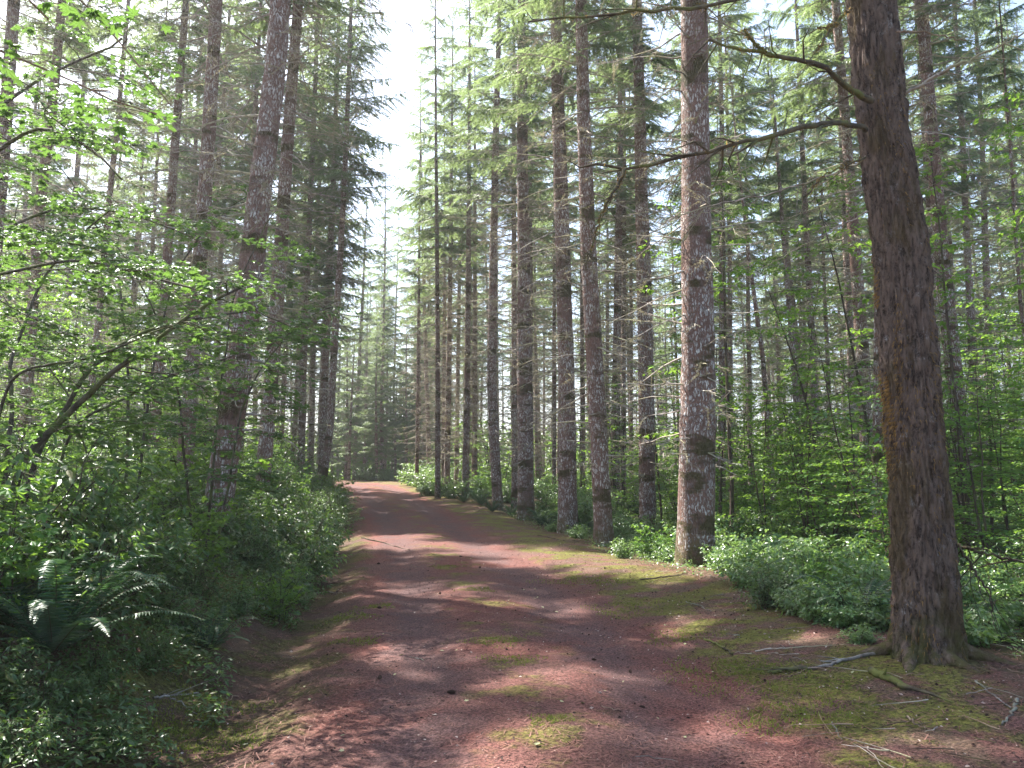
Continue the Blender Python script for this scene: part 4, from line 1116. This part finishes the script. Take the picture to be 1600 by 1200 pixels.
def needles():
    r = np.random.default_rng(9); n = 42000
    y = 3.4 + r.random(n) ** 1.6 * 13; u = r.uniform(-2.6, 4.2, n); x = cx(y) + u
    dens = .5 + .5 * np.sin(x * 2.1 + 1.3 * np.sin(y * 1.2)) * np.sin(y * 1.7)
    rut = np.exp(-((np.abs(u) - .85) / .3) ** 2)
    keep = r.random(n) < np.clip(.25 + dens - .6 * rut, .08, 1)
    x, y, u = x[keep], y[keep], u[keep]; n = len(x)
    a = r.uniform(0, 6.28, n); d = np.stack([np.cos(a), np.sin(a), r.normal(0, .12, n)], -1)
    pos = np.column_stack([x, y, gz(x, y) + .011])
    g = Geo(); g.scatter(np.array([[0, -.0024, .0], [0, .0024, .0], [.05, .0012, .004], [.05, -.0012, .004]]), np.array([[0, 1, 2, 3]]), pos, frame_x(d) * r.uniform(.6, 1.5, n)[:, None, None])
    tag(link('needle_litter', g.mesh('needle_litter', [leaf_mat('dry_needle', (.15, .065, .045), (.34, .19, .14), (.3, .12, .06), .1, .7, .2)], smooth=())), 'fallen reddish needles strewn over the track', 'litter', kind='stuff')
needles()
def bits():
    r = np.random.default_rng(29)
    for nm, n, mat, lb, sz in (('bark_scraps', 5200, leaf_mat('dark_scrap', (.03, .02, .016), (.09, .055, .045), (.05, .03, .02), .05, .8, .1), 'dark scraps of bark and cone scales over the track', .022), ('pale_chips', 1300, leaf_mat('pale_chip', (.30, .22, .18), (.50, .42, .36), (.3, .2, .1), .1, .7, .2), 'pale chips and curled leaf bits over the track', .020)):
        y = 3.4 + r.random(n) ** 1.4 * 16; u = np.where(r.random(n) < .6, r.uniform(-2.6, 4.6, n), r.normal(2.6, .9, n)); x = cx(y) + u
        a = r.uniform(0, 6.28, n); d = np.stack([np.cos(a), np.sin(a), r.normal(0, .25, n)], -1)
        g = Geo(); Mx = frame_x(d) @ rotx(r.normal(0, .5, n)) * (sz * r.uniform(.4, 1.5, n))[:, None, None]
        tv = np.array([(0, 0, 0), (.5, -.35, .12), (1.1, 0, .05), (.45, .3, .16)]); g.scatter(tv, np.array([[0, 1, 2, 3]]), np.column_stack([x, y, gz(x, y) + .012]), Mx)
        tag(link('litter', g.mesh(nm, [mat], smooth=())), lb, 'litter', kind='stuff')
bits()

def moss_tufts():
    r = np.random.default_rng(19); P = []
    cl = [(at(x, y, onbase(x, y))[:2], s) for x, y, s in [(985, 952, .5), (1110, 1045, .4), (1210, 1075, .45), (1060, 1000, .3), (1250, 1115, .4), (900, 908, .5), (960, 915, .35), (1170, 1050, .25), (1230, 1130, .3),
          (745, 925, .22), (775, 1010, .25), (800, 1038, .22), (255, 1130, .3), (350, 1140, .25), (300, 1110, .3), (330, 1080, .3), (855, 1140, .12), (700, 888, .3), (560, 1000, .2), (545, 960, .3), (590, 945, .2)]]
    for c, s in cl:
        n = int(2600 * s)
        a = r.uniform(0, 6.28, n); q = s * np.sqrt(r.random(n)) * (1 + .35 * np.sin(a * 3 + c[0] * 5))
        P.append(np.column_stack([c[0] + np.cos(a) * q * 1.2, c[1] + np.sin(a) * q]))
    P = np.concatenate(P); n = len(P)
    d = np.column_stack([r.normal(0, .7, (n, 2)), np.ones(n) * .8])
    g = Geo(); g.scatter(np.array([[0, -.0045, 0], [0, .0045, 0], [.022, 0, 0]]), np.array([[0, 1, 2]]), np.column_stack([P, gz(P[:, 0], P[:, 1]) + .003]), frame_x(d) * r.uniform(.5, 1.3, n)[:, None, None])
    tag(link('moss', g.mesh('moss', [leaf_mat('moss_tuft', (.10, .115, .02), (.22, .24, .05), (.3, .36, .06), .3, .8, .1)], smooth=())), 'yellow green moss cushions on the verges and between the ruts', 'moss', kind='stuff')
moss_tufts()

# ------------------------------------------------------------------ fallen branches, leaves and cones
def stick(pp, r0, r1, label, mat='stick', twigs=3, seed=0, group=None):
    r = np.random.default_rng(seed)
    Q = []
    for (x, y) in pp:
        d = 3.0
        while d < 60:
            a = at(x, y, d)
            if a[2] < gzf(a[0], d) + r0: break
            d += .04
        Q.append(at(x, y, d))
    Q = np.array(Q); base = Q[0].copy(); Q = interp_path(Q, 16)
    Q[:, 2] = gz(Q[:, 0], Q[:, 1]) + r0 * .8; Q[1:-1] += r.normal(0, .006, (14, 3)); Q -= base
    g = Geo(); g.tube(Q, np.linspace(r0, r1, 16) * (1 + r.normal(0, .08, 16)), 8, 0)
    for k in range(twigs):
        i = r.integers(3, 15); e = Q[i] - Q[i - 1]; e /= np.linalg.norm(e); e = e + r.normal(0, .5, 3); e[2] = abs(e[2]) * .2
        g.tube([Q[i], Q[i] + e * r.uniform(.06, .2), Q[i] + e * .25 + r.normal(0, .02, 3)], [r1 * .8, r1 * .5, .001], 4, 0)
    o = link('fallen_branch', g.mesh('fallen_branch', [M[mat]]), None, tuple(base)); tag(o, label, 'branch', group)
stick([(1372, 1020), (1330, 1030), (1290, 1040), (1262, 1046)], .016, .010, 'pale bare stick lying to the left of the foot of the big brown tree', seed=1)
stick([(1262, 1044), (1240, 1046), (1200, 1050)], .022, .008, 'mossy broken stick lying at the end of the pale bare stick', 'mosslimb', 5, 2)
stick([(1360, 1048), (1385, 1058), (1418, 1074)], .030, .022, 'short mossy log at the foot of the big brown tree', 'mosslimb', 2, 3)
stick([(1590, 1092), (1580, 1115), (1566, 1135)], .011, .006, 'whitish stick standing out at the right edge below the big tree', seed=4, twigs=1)
stick([(1524, 1064), (1550, 1085), (1580, 1107)], .009, .004, 'thin grey stick running from the big tree foot towards the right edge', seed=5)
stick([(1416, 1120), (1432, 1132), (1446, 1142)], .007, .003, 'small tan stick on the needles below the big tree', 'tanstem', 1, 6)
stick([(1300, 1130), (1308, 1145), (1316, 1158)], .006, .003, 'small grey twig on the mossy verge right of the rut', seed=7, twigs=1)
stick([(1100, 998), (1125, 1010), (1145, 1022)], .012, .006, 'lichen-covered twig on the moss patch in front of the salal', 'mosslimb', 5, 8)
stick([(1072, 940), (1100, 950), (1112, 956)], .008, .004, 'curved pale twig below the thick white-barked trunk', seed=9)
stick([(1230, 1060), (1250, 1052), (1264, 1047)], .006, .003, 'reddish twig across the bright moss', 'tanstem', 1, 10)
stick([(240, 1095), (270, 1088), (310, 1084)], .010, .005, 'pale stick in the leaves on the left bank foot', seed=11)
stick([(255, 1088), (285, 1100), (308, 1118)], .007, .003, 'thin pale twig crossing the stick on the left bank', seed=12, twigs=1)
stick([(168, 1145), (172, 1130), (184, 1120)], .006, .003, 'curved whitish twig among dark leaves at lower left', seed=13, twigs=1)
stick([(485, 928), (510, 924), (535, 926)], .008, .004, 'thin stick lying in the ditch beside the track', 'twig', 2, 14)
stick([(1000, 906), (1050, 900), (1075, 895)], .012, .006, 'dark branch lying on the verge left of the thick white-barked trunk', 'stem', 4, 15)
stick([(840, 836), (865, 841), (885, 846)], .012, .006, 'dark stick across the verge by the right-hand row', 'stem', 3, 16)
stick([(565, 840), (600, 848), (640, 858)], .018, .008, 'dark branch lying across the left wheel rut in the middle distance', 'stem', 3, 17)
stick([(1180, 1018), (1240, 1012), (1300, 1010)], .007, .003, 'long thin stick at the front edge of the salal', 'twig', 3, 18)
rs = np.random.default_rng(77)
for k in range(46):
    y = 4 + rs.random() ** 1.3 * 12; u = rs.choice([rs.uniform(1.5, 4.0), rs.uniform(-2.5, 2.5)], p=[.7, .3]); x = float(cx(y)) + u
    if abs(x) > .64 * y: continue
    g = Geo(); a = rs.uniform(0, 6.28); L = rs.uniform(.08, .35); t = np.linspace(-.5, .5, 6)
    Q = np.stack([np.cos(a) * t * L, np.sin(a) * t * L, rs.normal(0, .004, 6)], -1) + np.concatenate([rs.normal(0, .012, (6, 2)), np.zeros((6, 1))], 1)
    Q[:, 2] += gz(x + Q[:, 0], y + Q[:, 1]) - gzf(x, y) + .012
    g.tube(Q, np.linspace(.004, .0015, 6) * rs.uniform(.7, 1.5), 5)
    o = link('fallen_twig', g.mesh('fallen_twig', [M[['stick', 'twig', 'tanstem'][k % 3]]]), None, (x, y, gzf(x, y)))
    tag(o, 'small dry twig dropped on the needles of the track and verge', 'twig', 'small dry twigs on the ground')
for k in range(42):
    y = rs.uniform(4.6, 8.5); x = rs.uniform(1.9, .64 * y)
    if math.hypot(x - 3.4, y - D0) < .5: continue
    a = rs.normal(2.4, .7); L = rs.uniform(.1, .55); t = np.linspace(-.5, .5, 7); g = Geo()
    Q = np.stack([np.cos(a) * t * L, np.sin(a) * t * L, np.zeros(7)], -1); Q[:, :2] += np.cumsum(rs.normal(0, .008, (7, 2)), 0)
    Q[:, 2] = gz(x + Q[:, 0], y + Q[:, 1]) - gzf(x, y) + .012 + .02 * rs.random()
    g.tube(Q, np.linspace(.0035, .001, 7) * rs.uniform(.7, 1.5), 4)
    tag(link('fallen_twig', g.mesh('fallen_twig', [M[['twig', 'tanstem', 'stem', 'twig'][k % 4]]]), None, (x, y, gzf(x, y))), 'thin dry twig among the litter around the foot of the big brown tree', 'twig', 'twigs around the big brown tree')
# leaves dropped on the track
LV = []
for k, t in enumerate((PALM5, OV, OVL)):
    g = Geo(); g.add(t[0] * np.array([1, 1, .8]), t[1]); LV.append(g.mesh('fallen_leaf', [M['litter_leaf']], smooth=()))
for (x, y, s, k, lb) in [(840, 1180, .07, 0, 'yellow green fallen leaf at the bottom centre of the track'), (876, 1108, .055, 1, 'pale fallen leaf right of the middle moss strip'), (846, 948, .06, 2, 'whitish leaf lying in the right wheel rut'),
        (800, 1097, .06, 1, 'tan curled leaf in the sun patch between the ruts'), (730, 1104, .05, 0, 'light green leaf on the sun patch left of the middle'), (385, 1141, .05, 0, 'yellow fallen leaf on the ground near the lower left ditch'),
        (1337, 1115, .06, 2, 'round whitish leaf on the needles in front of the big tree'), (913, 1111, .05, 1, 'pale leaf beside another near the lower right rut')]:
    d = onbase(x, y); p = at(x, y, d)
    o = link('fallen_leaf', LV[k], None, (p[0], p[1], gzf(p[0], p[1]) + .02), (rs.normal(0, .2), rs.normal(0, .2), rs.uniform(0, 6)), (s, s, s)); tag(o, lb, 'leaf', 'fallen leaves on the track')
for k in range(90):
    y = 4 + rs.random() ** 1.2 * 12; x = float(cx(y)) + rs.uniform(-2.4, 3.6)
    if abs(x) > .64 * y: continue
    s = rs.uniform(.025, .05)
    o = link('fallen_leaf', LV[k % 3], None, (x, y, gzf(x, y) + .015), (rs.normal(0, .25), rs.normal(0, .25), rs.uniform(0, 6)), (s, s, s)); tag(o, 'tiny pale fallen leaf scattered on the track', 'leaf', 'fallen leaves on the track')
# fir cones
def cone_mesh():
    g = Geo(); n = 90; r = np.random.default_rng(3)
    s = (np.arange(n) + .5) / n; a = np.arange(n) * 2.4; L = .075
    rad = .016 * np.sin(np.clip(s * 1.08 + .04, 0, 1) * math.pi) ** .6
    g.tube(np.stack([np.linspace(0, L, 8), np.zeros(8), np.full(8, .016)], -1), .013 * np.sin(np.linspace(.15, 3.0, 8)) ** .6, 8)
    pos = np.stack([s * L, np.cos(a) * rad * .7, .016 + np.sin(a) * rad * .7], -1); d = np.stack([np.full(n, .9), np.cos(a), np.sin(a)], -1)
    g.scatter(np.array([[0, -.007, 0], [0, .007, 0], [.013, .005, 0], [.013, -.005, 0]]), np.array([[0, 1, 2, 3]]), pos, frame_x(d, np.stack([np.full(n, -1.0), np.cos(a), np.sin(a)], -1)))
    return g.mesh('fir_cone', [M['cone']], smooth=())
CM = cone_mesh()
for (x, y, lb) in [(592, 1058, 'dark fir cone on the left part of the track'), (748, 890, 'dark fir cone in the middle of the track further on'), (712, 1084, 'small cone in the shade near the middle of the track'),
                   (596, 948, 'fir cone at the left rut'), (722, 873, 'fir cone beside the moss strip'), (594, 880, 'fir cone at the left edge of the track')]:
    d = onbase(x, y); p = at(x, y, d)
    tag(link('fir_cone', CM, None, (p[0], p[1], gzf(p[0], p[1]) + .004), (0, 0, rs.uniform(0, 6)), (.8, .8, .8)), lb, 'cone', 'fir cones on the track')
for k in range(8):
    y = 4.2 + rs.random() ** 1.2 * 12; x = float(cx(y)) + rs.uniform(-2.2, 3.4)
    if abs(x) > .64 * y: continue
    s = rs.uniform(.4, .8)
    tag(link('fir_cone', CM, None, (x, y, gzf(x, y) + .002), (0, 0, rs.uniform(0, 6)), (s, s, s)), 'little cone or cone scrap dropped on the track', 'cone', 'fir cones on the track')

def far_wood():
    r = np.random.default_rng(90); g = Geo()
    n = 95000
    y = r.uniform(74, 150, n); x = r.uniform(-1.0, 1.0, n) * (.72 * y + 8); 
    cl = np.array([mn.noise(Vector((a * .11, b * .11, 0))) for a, b in zip(x, y)])
    h = np.where(r.random(n) < .55, r.random(n) ** 1.6 * 6, r.uniform(0, 26, n) * (.75 + cl))
    xp = 800 + x / y * F
    keep = (h < 7) | (np.abs(xp - 615) > 55 + h * 2) | (r.random(n) < .15)
    keep &= ~((np.abs(uof(x, y)) < 4) & (y < 95))
    x, y, h = x[keep], y[keep], h[keep]; n = len(x)
    a = r.uniform(0, 6.28, n); d = np.stack([np.cos(a), np.sin(a), r.normal(-.3, .3, n)], -1)
    low = h < 6
    pos = np.column_stack([x, y, gz(x, y) + h])
    for sel, mi, sz in ((low, 1, .7), (~low, 0, 1.4)):
        Mx = frame_x(d[sel]) @ rotx(r.normal(0, .6, sel.sum())) * (sz * r.uniform(.5, 1.3, sel.sum()))[:, None, None]
        tm = OVL if mi else (SPRT[0][0] * 1.0, SPRT[0][1])
        g.scatter(tm[0], tm[1], pos[sel], Mx, mi)
    for k in range(150):
        yy = r.uniform(95, 150); xx = r.uniform(-1, 1) * (.7 * yy + 8); zz = gzf(xx, yy); ln = r.normal(0, .3)
        if abs(800 + xx / yy * F - 615) < 50: continue
        g.tube([(xx, yy, zz), (xx + ln, yy, zz + 12), (xx + ln * 2, yy, zz + 24)], [.2, .14, .03], 6, 2)
    tag(link('far_wood', g.mesh('far_wood', [M['needle'], M['sapling'], M['bark']], smooth=(2,))), 'far-off wood closing the view behind the trees', 'wood', kind='stuff')
far_wood()

# ------------------------------------------------------------------ haze between the trees
def haze(x0, x1, y0, y1, za, zb, dens):
    g = Geo()
    v = [(x, y, z) for x in (x0, x1) for y in (y0, y1) for z in (za, zb)]
    g.add(v, [(0, 1, 3, 2), (4, 6, 7, 5), (0, 4, 5, 1), (2, 3, 7, 6), (0, 2, 6, 4), (1, 5, 7, 3)])
    t = NT('haze'); p = t.N("VolumePrincipled"); p.inputs['Color'].default_value = (.93, .95, 1, 1); p.inputs['Density'].default_value = dens; p.inputs['Anisotropy'].default_value = .55
    t.t.links.new(p.outputs[0], t.out.inputs['Volume'])
    tag(link('haze', g.mesh('haze', [t.m], smooth=())), 'thin sunlit haze in the air of the wood', 'haze', kind='stuff')
HAZE = .001
if HAZE > 0: haze(-430, 430, -62, 605, -3, 45, HAZE)
print('objects', len(bpy.data.objects), 'fill', nf)
